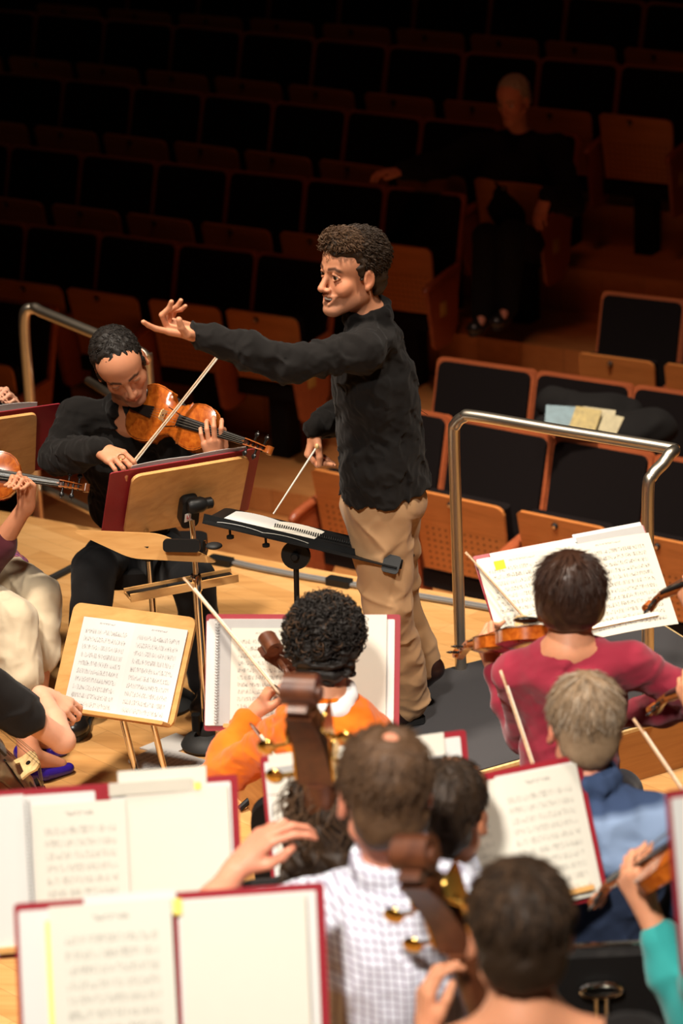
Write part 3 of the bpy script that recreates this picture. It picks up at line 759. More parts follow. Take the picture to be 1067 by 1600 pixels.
# folder right of centre
F5 = fr3(.695, .521, -.125); c5 = V(-.445, 4.744, 1.103)
wood_stand(at(c5, F5, 0, 0, -.02), F5, .42, .29, 'music stand under the folder left of the blue-fleece player')
folder(c5, F5, .50, .335, 'maroon folder between the dark-haired heads and the blue-fleece player', 'maroon folders')
page('sheet_music', at(c5, F5, .0, -.004, .010), F5, .46, .305, ['music_faint', 'music_faint_b'], 'double page of faint music left of the blue-fleece player', bow=.006, pages=2)
# folder cut by the right edge
F6 = fr3(.45, .35, -.06); c6 = Py(1226, 1352, 3.72)
wood_stand(at(c6, F6, 0, 0, -.02), F6, .4, .29, 'music stand cut off by the right edge of the photo')
folder(c6, F6, .44, .325, 'maroon folder cut off by the right edge of the photo', 'maroon folders')

# stand seen from behind, in front of the concertmaster
F9 = fr3(.565, -.488, -.014); c9 = V(-1.742, 7.497, .905); bA = Pz(325, 1165, 0)
u9, v9, n9 = F9
r9 = empty('music_stand', bA, 'tall wooden music stand seen from behind, with black clamp, before the concertmaster', 'music stand')
MB().prism(rrect(.41, .29, .03), .012, c9, u9, v9, n9).build('desk', 'desk_beech', r9)
cl = MB().box(at(c9, F9, .004, -.045, .032), (.062, .12, .04), u9, unit(v9 + V(0, 0, .4)), n9, bev=.02).build('clamp', 'black_plastic', r9, True)
MB().lathe([(.02, -.035), (.027, -.025), (.027, .015), (.02, .03)], at(c9, F9, .02, -.0, .055), u9, 16).lathe([(.016, 0), (.02, .01), (.02, .03), (.012, .036)], at(c9, F9, .04, 0, .055), u9, 12).build('clamp_knob', 'black_plastic', cl, True)
MB().box(at(c9, F9, -.006, -.055, .0545), (.022, .034, .003), unit(u9 + v9 * .2), unit(v9 + V(0, 0, .4)), n9).build('label', 'label_white', cl)
for k in (-1, 0, 1):
    MB().box(at(c9, F9, -.005, -.055, .057) + unit(u9) * .0045 * k, (.002, .02 if k else .003, .002), unit(u9 + v9 * .2), unit(v9 + V(0, 0, .4)), n9).build('label_print', 'label_red', cl)
MB().tube([(bA + V(0, 0, .03)), (bA + V(0, 0, .62))], .0135, 14).build('lower_pole', 'chrome', r9, True)
MB().tube([(bA + V(0, 0, .6)), (bA + V(0, 0, .84)), at(c9, F9, .005, -.09, .03)], .0095, 12).build('upper_pole', 'chrome', r9, True)
MB().lathe([(.018, -.03), (.02, -.02), (.02, .02), (.016, .03)], (bA + V(0, 0, .615)), (0, 0, 1), 14).build('height_collar', 'chrome', r9, True)
MB().lathe([(.085, 0), (.092, .012), (.08, .032), (.05, .045), (.035, .05), (.03, .07), (.018, .09)], (bA + V(0, 0, .001)), (0, 0, 1), 28).build('weighted_base', 'rubber', r9, True)
MB().box((bA + V(0, 0, .1)) + V(-.03, -.02, .0), (.03, .03, .06), bev=.008).build('base_knob', 'black_plastic', r9, True)
folder(c9 - n9 * .012 - u9 * .012, (-u9, v9, -n9), .53, .31, 'maroon folder on the concertmaster\'s stand, seen from behind', 'maroon folders', inner='paper_cream')
page('sheet_music', c9 - n9 * .022 + v9 * .012, (-u9, v9, -n9), .40, .30, ['music_ten', 'music_ten_b'], 'music whose edge shows over the concertmaster\'s folder', pages=2, bow=.005)

# flat wooden table desk with its ledge tray and a dark spectacle case on it
zt = .80
tq = [Pz(108, 828, zt + .06), Pz(243, 838, zt + .04), Pz(343, 884, zt), Pz(200, 876, zt)]
tq = [Pz(109, 828, .86), Pz(250, 834, .84), Pz(344, 882, .74), Pz(205, 872, .76)]
rt = empty('folding_desk_stand', Pz(240, 962, .35) * V(1, 1, 0), 'low wooden music stand tipped flat like a table, left of the conductor', 'music stand')
cen = sum(tq) / 4; tn = unit(np.cross(tq[2] - tq[0], tq[1] - tq[3]));
if tn[2] < 0: tn = -tn
tu = unit(tq[1] - tq[0]); tv = np.cross(tn, tu)
poly = []
for i in range(4):
    p = tq[i]; a = unit(tq[i - 1] - p); b = unit(tq[(i + 1) % 4] - p)
    for t in (0, .25, .5, .75, 1): poly.append(p + (a * (1 - t) ** 2 + b * t ** 2) * .035)
pl = [((p - cen) @ tu, (p - cen) @ tv) for p in poly]
ar = sum(pl[i][0] * pl[(i + 1) % len(pl)][1] - pl[(i + 1) % len(pl)][0] * pl[i][1] for i in range(len(pl)))
if ar < 0: pl = pl[::-1]
MB().prism(pl, .014, cen - tn * .014, tu, tv, tn).build('desk', 'desk_beech', rt)
fb = V(*rt.location); bt = cen - tn * .03
px_ = Py(240, 905, fb[1])
MB().tube([V(fb[0], fb[1], .03), V(fb[0], fb[1], .62)], .012, 12).build('lower_pole', 'chrome', rt, True)
MB().tube([V(fb[0], fb[1], .6), V(fb[0], fb[1], bt[2] - .03), bt], .009, 12).build('upper_pole', 'chrome', rt, True)
MB().lathe([(.02, -.035), (.022, -.03), (.022, .03), (.018, .035)], V(fb[0], fb[1], .60), (0, 0, 1), 14).build('height_collar', 'black_plastic', rt, True)
MB().box(bt - V(0, 0, .02), (.035, .06, .05), bev=.01).build('clamp', 'black_plastic', rt, True)
MB().lathe([(.125, 0), (.128, .012), (.11, .028), (.06, .045), (.03, .06), (.018, .075)], V(fb[0], fb[1], .001), (0, 0, 1), 28).build('weighted_base', 'rubber', rt, True)
sa, sb_ = Pz(204, 938, .60), Pz(372, 906, .60); su = unit(sb_ - sa); sv = np.cross(V(0, 0, 1), su); scn = (sa + sb_) / 2 + sv * .035
sl = float(np.linalg.norm(sb_ - sa))
MB().box(scn, (sl, .075, .006), su, sv).box(scn - sv * .037 + V(0, 0, .008), (sl, .008, .028), su, sv).box(scn + sv * .037 + V(0, 0, .006), (sl, .006, .02), su, sv).build('tray', 'desk_beech', rt)
MB().box(scn + V(0, 0, .0045), (sl * .97, .064, .003), su, sv).build('tray_lining', 'black_plastic', rt)
tag(MB().tube([scn + su * -.05 + V(0, 0, .012), scn + su * .09 + V(0, 0, .012)], .006, 8).build('pencil', 'black_plastic', None, True), 'black pencil lying in the tray below the flat wooden desk', 'pencil')
g0 = cen + (Pz(292, 848, .80) - cen) * V(1, 1, 0); g0 = g0 + tn * (-(g0 - cen) @ tn) 
cs = empty('spectacle_case', g0, 'glossy dark case lying on the flat wooden desk', 'case')
gd = unit(Pz(330, 852, .8) - Pz(250, 848, .8)); gd = unit(gd - tn * (gd @ tn)); ge = np.cross(tn, gd)
MB().box(g0 + tn * .014 - gd * .01, (.12, .042, .018), gd, ge, tn, bev=.012).build('case_body', 'black_plastic', cs, True)
MB().box(g0 + tn * .014 + gd * .065, (.010, .036, .016), gd, ge, tn, bev=.004).build('clasp', 'chrome', cs, True)
MB().ball(g0 + tn * .012 + gd * .095, .022, 12, (1.3, 1.1, .5)).build('pouch', 'rubber', cs, True)

# conductor's black stand
yb = 7.05
k0, k1, k2, k3 = Py(318, 814, yb + .02), Py(628, 886, yb - .08), Py(605, 858, yb + .16), Py(440, 822, yb + .2)
rc_ = empty('conductor_stand', Py(462, 960, 7.1) * V(1, 1, 0), 'black metal conductor\'s music stand with slanted desk', 'music stand')
du = unit(Py(628, 886, yb - .03) - Py(318, 814, yb + .03)); dn = unit(V(0, .23, 1)); dn = unit(dn - du * (dn @ du)); dv = np.cross(dn, du)
dc = Py(474, 850, yb); dL = float(np.linalg.norm(Py(628, 886, yb - .03) - Py(318, 814, yb + .03)))
MB().prism(rrect(dL, .30, .03), .006, dc + dv * .13, du, dv, dn).build('desk', 'black_metal', rc_)
MB().box(dc - dv * .02 + dn * .012, (dL, .006, .03), du, dv, dn).build('lip', 'black_metal', rc_)
MB().box(dc - dv * .045 + dn * .006, (dL * .97, .045, .004), du, dv, dn).build('front_shelf', 'black_metal', rc_)
MB().prism(rrect(.055, .06, .012), .006, dc + du * (dL / 2 - .03) - dv * .05 + dn * .01, du, unit(dv * .5 + dn), unit(dn * .5 - dv)).build('end_flap', 'black_metal', rc_)
jc = dc - dn * .045 + dv * .02 - du * .02
MB().lathe([(.045, -.012), (.048, 0), (.045, .012)], jc, (0, -1, .1), 22).lathe([(.012, .01), (.014, .02), (.01, .03)], jc, (0, -1, .1), 12).build('tilt_disc', 'black_metal', rc_, True)
for s in (-.36, -.18):
    q0 = dc + du * s * dL - dv * .03
    MB().lathe([(.004, 0), (.004, .02), (.012, .024), (.012, .032)], q0, (0, 0, -1), 10).build('thumb_screw', 'black_metal', rc_, True)
fl = V(*rc_.location)
MB().tube([V(fl[0], fl[1], .02), V(fl[0], fl[1], .55)], .014, 14).tube([V(fl[0], fl[1], .5), jc], .009, 12).build('pole', 'black_metal', rc_, True)
for k in range(3):
    a = rad(100 + 120 * k); MB().tube([V(fl[0], fl[1], .14), fl * V(1, 1, 0) + V(math.cos(a) * .25, math.sin(a) * .25, .012)], .011, 8).build('leg', 'black_metal', rc_, True)
page('score_book', dc + dv * .10 + dn * .010 - du * .13, (du, dv, dn), .30, .25, ['paper_white', 'paper_cream'], 'open spiral score lying on the conductor\'s black stand', 'score', pages=2, bow=.006)
tag(MB().prism(rrect(.30, .26, .02), .004, dc + dv * .13 + dn * .007 + du * .09, du, dv, dn).build('score_cover', 'black_plastic'), 'black plastic cover board on the right of the conductor\'s stand', 'book cover')
sq = empty('spiral_comb', dc + dn * .02, 'dark wire comb between the pages on the conductor\'s stand', 'binding')
m = MB()
for i in range(34):
    o = dc + du * (-.12 + .0075 * i) + dv * .10 + dn * .018
    m.tube([o + dv * .008 * math.cos(a) + dn * .008 * math.sin(a) for a in np.linspace(0, 2 * math.pi, 7)], .0014, 4, False)
m.build('wire_rings', 'black_metal', sq)

# loose papers on the floor by the black base
for i, (q4, lab, mt) in enumerate([(((200, 1187), (248, 1164), (330, 1190), (268, 1228)), 'printed sheets lying on the stage floor beside the black stand base', 'music_ten_b'),
                               (((218, 1168), (275, 1145), (312, 1160), (262, 1180)), 'blank white sheet on the floor half under the printed ones', 'paper_white')]):
    z = .018 - .012 * i; p4 = [Pz(x, y, z) for x, y in q4]
    vs = p4 + [p - V(0, 0, .01) for p in p4]; m = MB()
    m.add(vs, [(3, 2, 1, 0), (4, 5, 6, 7), (0, 1, 5, 4), (1, 2, 6, 5), (2, 3, 7, 6), (3, 0, 4, 7)], [[(0, 0), (1, 0), (1, 1), (0, 1)]] + [[(0, 0)] * 4] * 5)
    tag(m.build('loose_sheet', mt), lab, 'sheet music')

# left-edge stand, seen from behind
FL = fr3(.5, -.45, 0); cl_ = Py(-36, 704, 7.75)
rl = empty('music_stand', cl_ * V(1, 1, 0), 'wooden music stand cut off by the left edge, seen from behind', 'music stand')
MB().prism(rrect(.40, .29, .02), .012, cl_, *FL).build('desk', 'desk_beech', rl)
MB().tube([V(cl_[0], cl_[1], .03), cl_ - FL[2] * .02], .012, 12).build('pole', 'chrome', rl, True)
MB().lathe([(.125, 0), (.128, .012), (.11, .028), (.06, .045), (.02, .07)], V(cl_[0], cl_[1], .001), (0, 0, 1), 28).build('weighted_base', 'rubber', rl, True)
folder(cl_ - FL[2] * .012 + FL[0] * .02, (-FL[0], FL[1], -FL[2]), .54, .31, 'maroon folder on the stand at the left edge, seen from behind', 'maroon folders', inner='paper_cream')
page('sheet_music', cl_ - FL[2] * .024 + FL[1] * .015, (-FL[0], FL[1], -FL[2]), .42, .30, ['music_ten', 'music_ten'], 'white music edge over the stand at the left edge', pages=2, bow=.012)

# black orchestra chairs
def orch_chair(c, yaw, label, seat_z=.46, back_top=.86, w_=.42, slot=True):
    X = V(math.cos(yaw), math.sin(yaw), 0); Y = V(-math.sin(yaw), math.cos(yaw), 0); c = V(c[0], c[1], 0)   # faces +Y
    r = empty('orchestra_chair', c, label, 'chair', 'black orchestra chairs')
    MB().box(c + V(0, 0, seat_z - .03), (w_, .42, .06), X, Y, bev=.05).build('seat', 'vinyl_black', r, True)
    bu = unit(V(0, 0, 1) - Y * .15); bn = np.cross(X, bu)
    pts = rrect(w_, back_top - seat_z - .06, .07, 6)
    bc = c - Y * .235 + V(0, 0, (back_top + seat_z + .06) / 2)
    MB().prism(pts, .035, bc, X, bu, bn).build('backrest', 'vinyl_black', r)
    hw = w_ / 2 - .02; hh = (back_top - seat_z) / 2 - .03
    MB().tube([bc + X * -hw * .8 + bu * (hh + .006), bc + X * hw * .8 + bu * (hh + .006)], .007, 8).build('top_rail', 'chrome', r, True)
    if slot:
        b2 = bc + bn * .046 + bu * (hh - .085)
        ring = [b2 + X * .045 * math.cos(a) * 1.0 + bu * .018 * math.sin(a) for a in np.linspace(0, 2 * math.pi, 25)]
        MB().tube(ring, .006, 8, False).build('handle_ring', 'chrome', r, True)
        for s in (-1, 1):
            MB().tube([b2 + X * .012 * s - bu * .018, c - Y * .30 + X * .012 * s + V(0, 0, .25)], .005, 8).build('strut', 'chrome', r, True)
    for sx in (-1, 1):
        for sy in (-1, 1):
            MB().tube([c + X * sx * .17 + Y * sy * .16 + V(0, 0, seat_z - .05), c + X * sx * .2 + Y * sy * .2 + V(0, 0, .01)], .011, 8).build('leg', 'chrome', r, True)
    return r

# ------------------------------------------------------------------ string instruments and bows
PROF = [(0, .05), (.012, .13), (.04, .195), (.09, .25), (.15, .282), (.21, .293), (.29, .286), (.35, .268), (.392, .262), (.400, .236), (.44, .182), (.49, .157), (.53, .153), (.58, .163), (.63, .19), (.655, .218), (.662, .206), (.72, .225), (.80, .236), (.87, .224), (.925, .19), (.965, .135), (.99, .075), (1.0, .03)]
def instrument(kind, o, yd, zd, s, label, varnish='violin_varnish', rib=.032, scroll_mat='scroll_maple', chin=True, machine=False, group=None, neck_drop=0.0, facing=1):
    Bm = basis(None, yd, zd); X, Y, Z = Bm.T; o = V(*o); L = .355 * s; K = s
    W = lambda x, y, z: o + X * x + Y * y + Z * z
    r = empty(kind, W(0, -L / 2, 0), label, kind.replace('_', ' '), group)
    hb = rib / 2; vs = []; fs = []; NC = 12; NR = len(PROF)
    for side in (1, -1):
        for t, w_ in PROF:
            for c in range(NC + 1):
                q = -1 + 2 * c / NC; wv = w_ * L
                arch = .016 * K * max(0, 1 - abs(q) ** 2.2) * math.sin(math.pi * min(max(t, .02), .98)) ** .5
                vs.append(W(q * wv, (t - .5) * L, side * (hb + arch + .0015 * K)))
    for side in (0, 1):
        b = side * NR * (NC + 1)
        for i in range(NR - 1):
            for c in range(NC):
                a = b + i * (NC + 1) + c; q = (a, a + 1, a + NC + 2, a + NC + 1); fs.append(q if side == 0 else q[::-1])
    body = MB(); body.add(vs, fs)
    rim = [(NC, 1), (0, -1)]; pts = [(w_ * L * .965, (t - .5) * L) for t, w_ in PROF]; ring = pts + [(-a, b) for a, b in pts[::-1]]
    rv = [W(a, b, hb) for a, b in ring] + [W(a, b, -hb) for a, b in ring]; n = len(ring)
    body.add(rv, [(i, (i + 1) % n, n + (i + 1) % n, n + i)[::-1] for i in range(n)])
    bo = body.build('body', varnish, r, True)
    pu = []
    for sgn in (1, -1):
        pu.append([W(sgn * w_ * L * .95, (t - .5) * L * .985, hb + .0028 * K) for t, w_ in PROF])
    m = MB(); [m.tube(p, .0007 * K, 4, False) for p in pu]; m.build('purfling', 'ebony', bo)
    m = MB()
    for sg in (1, -1):
        fp = [W(sg * a * K, b * K, hb + z * K) for a, b, z in ((.0215, .032, .0150), (.0235, .024, .0150), (.0262, .014, .0148), (.0305, .0, .0138), (.0345, -.018, .0126), (.0385, -.03, .0106), (.0405, -.036, .0098))]
        m.tube(curve_pts(fp, 4), [.0012 * K] + [.0016 * K] * 23 + [.0012 * K], 6)
        m.ball(fp[0], .003 * K, 8).ball(fp[-1], .0036 * K, 8)
    m.build('f_holes', 'ebony', bo)
    ny = L / 2 + .13 * K; bry = -.018 * K
    zf = lambda y: hb + (.011 + (ny - y) / (.27 * K) * .012) * K     # fingerboard height along y
    m = MB(); vs = []
    for y, w_ in ((ny, .012), (ny - .27 * K, .021)):
        for q in np.linspace(-1, 1, 5): vs.append(W(q * w_ * K, y, zf(y) + .0025 * K * (1 - q * q)))
        for q in (1, -1): vs.append(W(q * w_ * K * .96, y, zf(y) - .004 * K))
    m.add(vs, [(i, (i + 1) % 7, 7 + (i + 1) % 7, 7 + i)[::-1] for i in range(7)] + [tuple(range(7)), tuple(range(7, 14))[::-1]]); m.build('fingerboard', 'ebony', r, True)
    nk = [W(0, L / 2 - .01 * K, hb - .012 * K), W(0, L / 2 + .012 * K, hb - .004 * K), W(0, L / 2 + .05 * K, hb + .001 * K), W(0, ny, hb + .0015 * K)]
    MB().tube(curve_pts(nk, 5), [.017 * K] * 3 + [.0125 * K] * 13, 12).build('neck', scroll_mat, r, True)
    # pegbox: two cheeks and a floor, then the scroll as a rolled band
    m = MB(); N = 8
    def pb(t): return ny + t * .072 * K, hb + .004 * K - .006 * K * t - .020 * K * t * t
    for sg in (1, -1):
        vs = []
        for i in range(N + 1):
            t = i / N; y, z = pb(t); w_ = (.0125 - .003 * t) * K; h = (.010 - .001 * t) * K
            for a, b in ((w_, h), (w_ - .0035 * K, h), (w_ - .0035 * K, -h * .6), (w_, -h)): vs.append(W(sg * a, y, z + b))
        m.add(vs, [(i * 4 + k, i * 4 + (k + 1) % 4, i * 4 + 4 + (k + 1) % 4, i * 4 + 4 + k) for i in range(N) for k in range(4)] + [(0, 1, 2, 3), (N * 4, N * 4 + 1, N * 4 + 2, N * 4 + 3)])
    vs = []
    for i in range(N + 1):
        t = i / N; y, z = pb(t); w_ = (.0125 - .003 * t) * K; h = (.010 - .001 * t) * K
        for a, b in ((w_, -h * .45), (-w_, -h * .45), (-w_, -h * 1.15), (w_, -h * 1.15)): vs.append(W(a, y, z + b))
    m.add(vs, [(i * 4 + k, i * 4 + (k + 1) % 4, i * 4 + 4 + (k + 1) % 4, i * 4 + 4 + k) for i in range(N) for k in range(4)] + [(0, 1, 2, 3), (N * 4, N * 4 + 1, N * 4 + 2, N * 4 + 3)])
    cy, cz = ny + .086 * K, hb - .018 * K; NS = 44; vs = []
    for i in range(NS + 1):
        u = i / NS; a = rad(250 - 620 * u * 1.0); R_ = (.0175 * (1 - u) + .0045 * u) * K; th = (.0075 * (1 - u) + .003 * u) * K; w_ = (.0085 + .0065 * math.sin(u * 2.6)) * K * (.82 if machine else 1)
        for rr_ in (R_, R_ - th):
            for sg in (1, -1): vs.append(W(sg * w_, cy + rr_ * math.cos(a), cz + rr_ * math.sin(a)))
    m.add(vs, [f for i in range(NS) for f in ((i * 4, i * 4 + 1, i * 4 + 5, i * 4 + 4), (i * 4 + 1, i * 4 + 3, i * 4 + 7, i * 4 + 5), (i * 4 + 3, i * 4 + 2, i * 4 + 6, i * 4 + 7), (i * 4 + 2, i * 4, i * 4 + 4, i * 4 + 6))] + [(0, 1, 3, 2)])
    m.tube([W(-.0145 * K, cy, cz), W(.0145 * K, cy, cz)], .0058 * K, 14)
    m.build('scroll', scroll_mat, r, True)
    # pegs or machine heads
    for k in range(4):
        t = .18 + .22 * k; y, z = pb(t); sg = 1 if k % 2 == 0 else -1
        if not machine:
            m = MB().tube([W(-sg * .014 * K, y, z), W(sg * .028 * K, y, z)], [.0030 * K, .0042 * K], 10)
            m.ball(W(sg * .036 * K, y, z), .0095 * K, 12, (1.0, .95, .42), Bm).ball(W(sg * .047 * K, y, z), .0024 * K, 8)
            m.build('peg', 'ebony' if kind == 'violin' else 'scroll_dark', r, True)
        else:
            m = MB().lathe([(.0085 * K, 0), (.009 * K, .001 * K), (.0085 * K, .0022 * K)], W(sg * .0135 * K, y, z), X * sg, 18)
            m.tube([W(sg * .016 * K, y - .006 * K, z - .006 * K), W(sg * .027 * K, y - .008 * K, z - .008 * K)], .0016 * K, 8)
            m.ball(W(sg * .030 * K, y - .008 * K, z - .008 * K), .0070 * K, 12, (1, .9, .3), Bm)
            m.build('tuning_machine', 'brass', r, True)
    if machine:
        for sg in (1, -1):
            MB().box(W(sg * .0135 * K, ny + .036 * K, hb - .003 * K), (.0015 * K, .062 * K, .012 * K), X, Y, Z).build('machine_plate', 'brass', r)
    # bridge, tailpiece, strings
    bz = hb + .0145 * K
    bp = [(-.021, 0), (-.014, 0), (-.010, .008), (.010, .008), (.014, 0), (.021, 0), (.0185, .014), (.020, .028), (.012, .034), (-.012, .034), (-.020, .026), (-.0185, .014)]
    br = MB().prism([(a * K, b * K) for a, b in bp], .004 * K, W(0, bry + .002 * K, bz), X, Z, -Y).build('bridge', 'pale_maple', r)
    MB().lathe([(.004 * K, 0), (.004 * K, .0045 * K)], W(0, bry + .0022 * K, bz + .019 * K), -Y, 10).build('bridge_cutout', 'ebony', br)
    ty0, ty1 = -.070 * K, -L / 2 + .012 * K
    MB().prism([(-.0105 * K, 0), (.0105 * K, 0), (.021 * K, ty0 - ty1), (-.021 * K, ty0 - ty1)], .006 * K, W(0, ty1, hb + .018 * K), X, Y, Z).build('tailpiece', 'ebony', r)
    for k in range(4):
        q = -1.5 + k
        MB().tube([W(q * .0055 * K, ny + .01 * K, hb + .006 * K), W(q * .0055 * K, ny, zf(ny) + .0035 * K), W(q * .0105 * K, bry, bz + (.0345 - .0006 * q * q) * K), W(q * .008 * K, ty0, hb + .026 * K)], .00035 * K + .00015, 6).build('string', 'string_steel', r)
    if chin:
        MB().ball(W(-.045 * K, -L / 2 + .035 * K, hb + .022 * K), .04 * K, 14, (1, .75, .22), Bm).build('chin_rest', 'ebony', r, True)
    if s > 1.5:
        MB().tube([W(0, -L / 2, 0), W(0, -L / 2 - .28, 0)], .005, 8).build('endpin', 'steel', r)
    return r, W
def bow(a, b, label, hairside=(0, .9, -.4), mat='bow_wood', sc=1.0, group=None):
    a, b = V(*a), V(*b); d = unit(b - a); h = unit(V(*hairside) - d * np.dot(V(*hairside), d)); L = float(np.linalg.norm(b - a)); sd = np.cross(d, h)
    r = empty('bow', a, label, 'bow', group)
    pts = [a + d * L * t + h * (.010 * sc * math.sin(math.pi * t)) for t in np.linspace(0, 1, 12)]
    MB().tube(pts, list(np.linspace(.0046, .0030, 12) * sc), 8).build('stick', mat, r, True)
    MB().prism([(0, 0), (.026 * sc, .002), (.006 * sc, .024 * sc), (-.006 * sc, .026 * sc)], .007 * sc, b - sd * .0035 * sc - d * .012, d, h, sd).build('tip', mat, r)
    MB().box(a + d * .045 + h * .014, (.045 * sc, .020 * sc, .012 * sc), d, h, sd).build('frog', 'ebony', r)
    MB().box(a + d * (L * .5 + .02) + h * .022 * sc, (L - .09, .0012, .0095 * sc), d, h, sd).build('bow_hair', 'white_hair_bow', r)
    MB().tube([a - d * .012, a + d * .012], .0048 * sc, 8).build('button', 'string_steel', r, True)
    return r

# ------------------------------------------------------------------ people
def skin_mat(key, c):
    a = NT(key, .52, .35); at_ = a.t.nodes.new('ShaderNodeAttribute'); at_.attribute_name = 'Col'
    nz = a.noise(60, a.coord(), 4)
    a.color(a.mix(a.math('MULTIPLY', nz, .12), at_.outputs['Color'], (.35, .10, .06)))
    a.b.inputs['Subsurface Weight'].default_value = .12; a.b.inputs['Subsurface Radius'].default_value = (.012, .004, .002)
    a.bump(a.noise(380, a.coord(), 3), .12, .0008); M[key] = a.m
skin_mat('skin', None)
def hair_mat(key, c1, c2, rough=.55):
    a = NT(key, rough, .28); nz = a.noise(90, a.coord('Object', (1, 1, 1)), 3)
    a.color(a.mix(nz, c1, c2)); 
    a.bump(a.noise(420, a.coord(), 3), .4, .0015); M[key] = a.m
hair_mat('hair_darkbrown', srgb(34, 23, 16), srgb(58, 42, 28))
hair_mat('hair_black', srgb(22, 18, 16), srgb(44, 38, 34))
hair_mat('hair_brown', srgb(66, 46, 32), srgb(98, 72, 50))
hair_mat('hair_chestnut', srgb(40, 24, 18), srgb(68, 44, 32), .3)
hair_mat('hair_greybrown', srgb(120, 96, 72), srgb(152, 128, 102))
hair_mat('hair_grey', srgb(140, 124, 106), srgb(188, 170, 150))
plain('eye_white', srgb(225, 218, 210), .15)
plain('iris_dark', srgb(40, 24, 14), .12)
SK = {'warm': srgb(214, 148, 112), 'tan': srgb(196, 132, 96), 'pale': srgb(226, 168, 138), 'ruddy': srgb(212, 140, 112)}

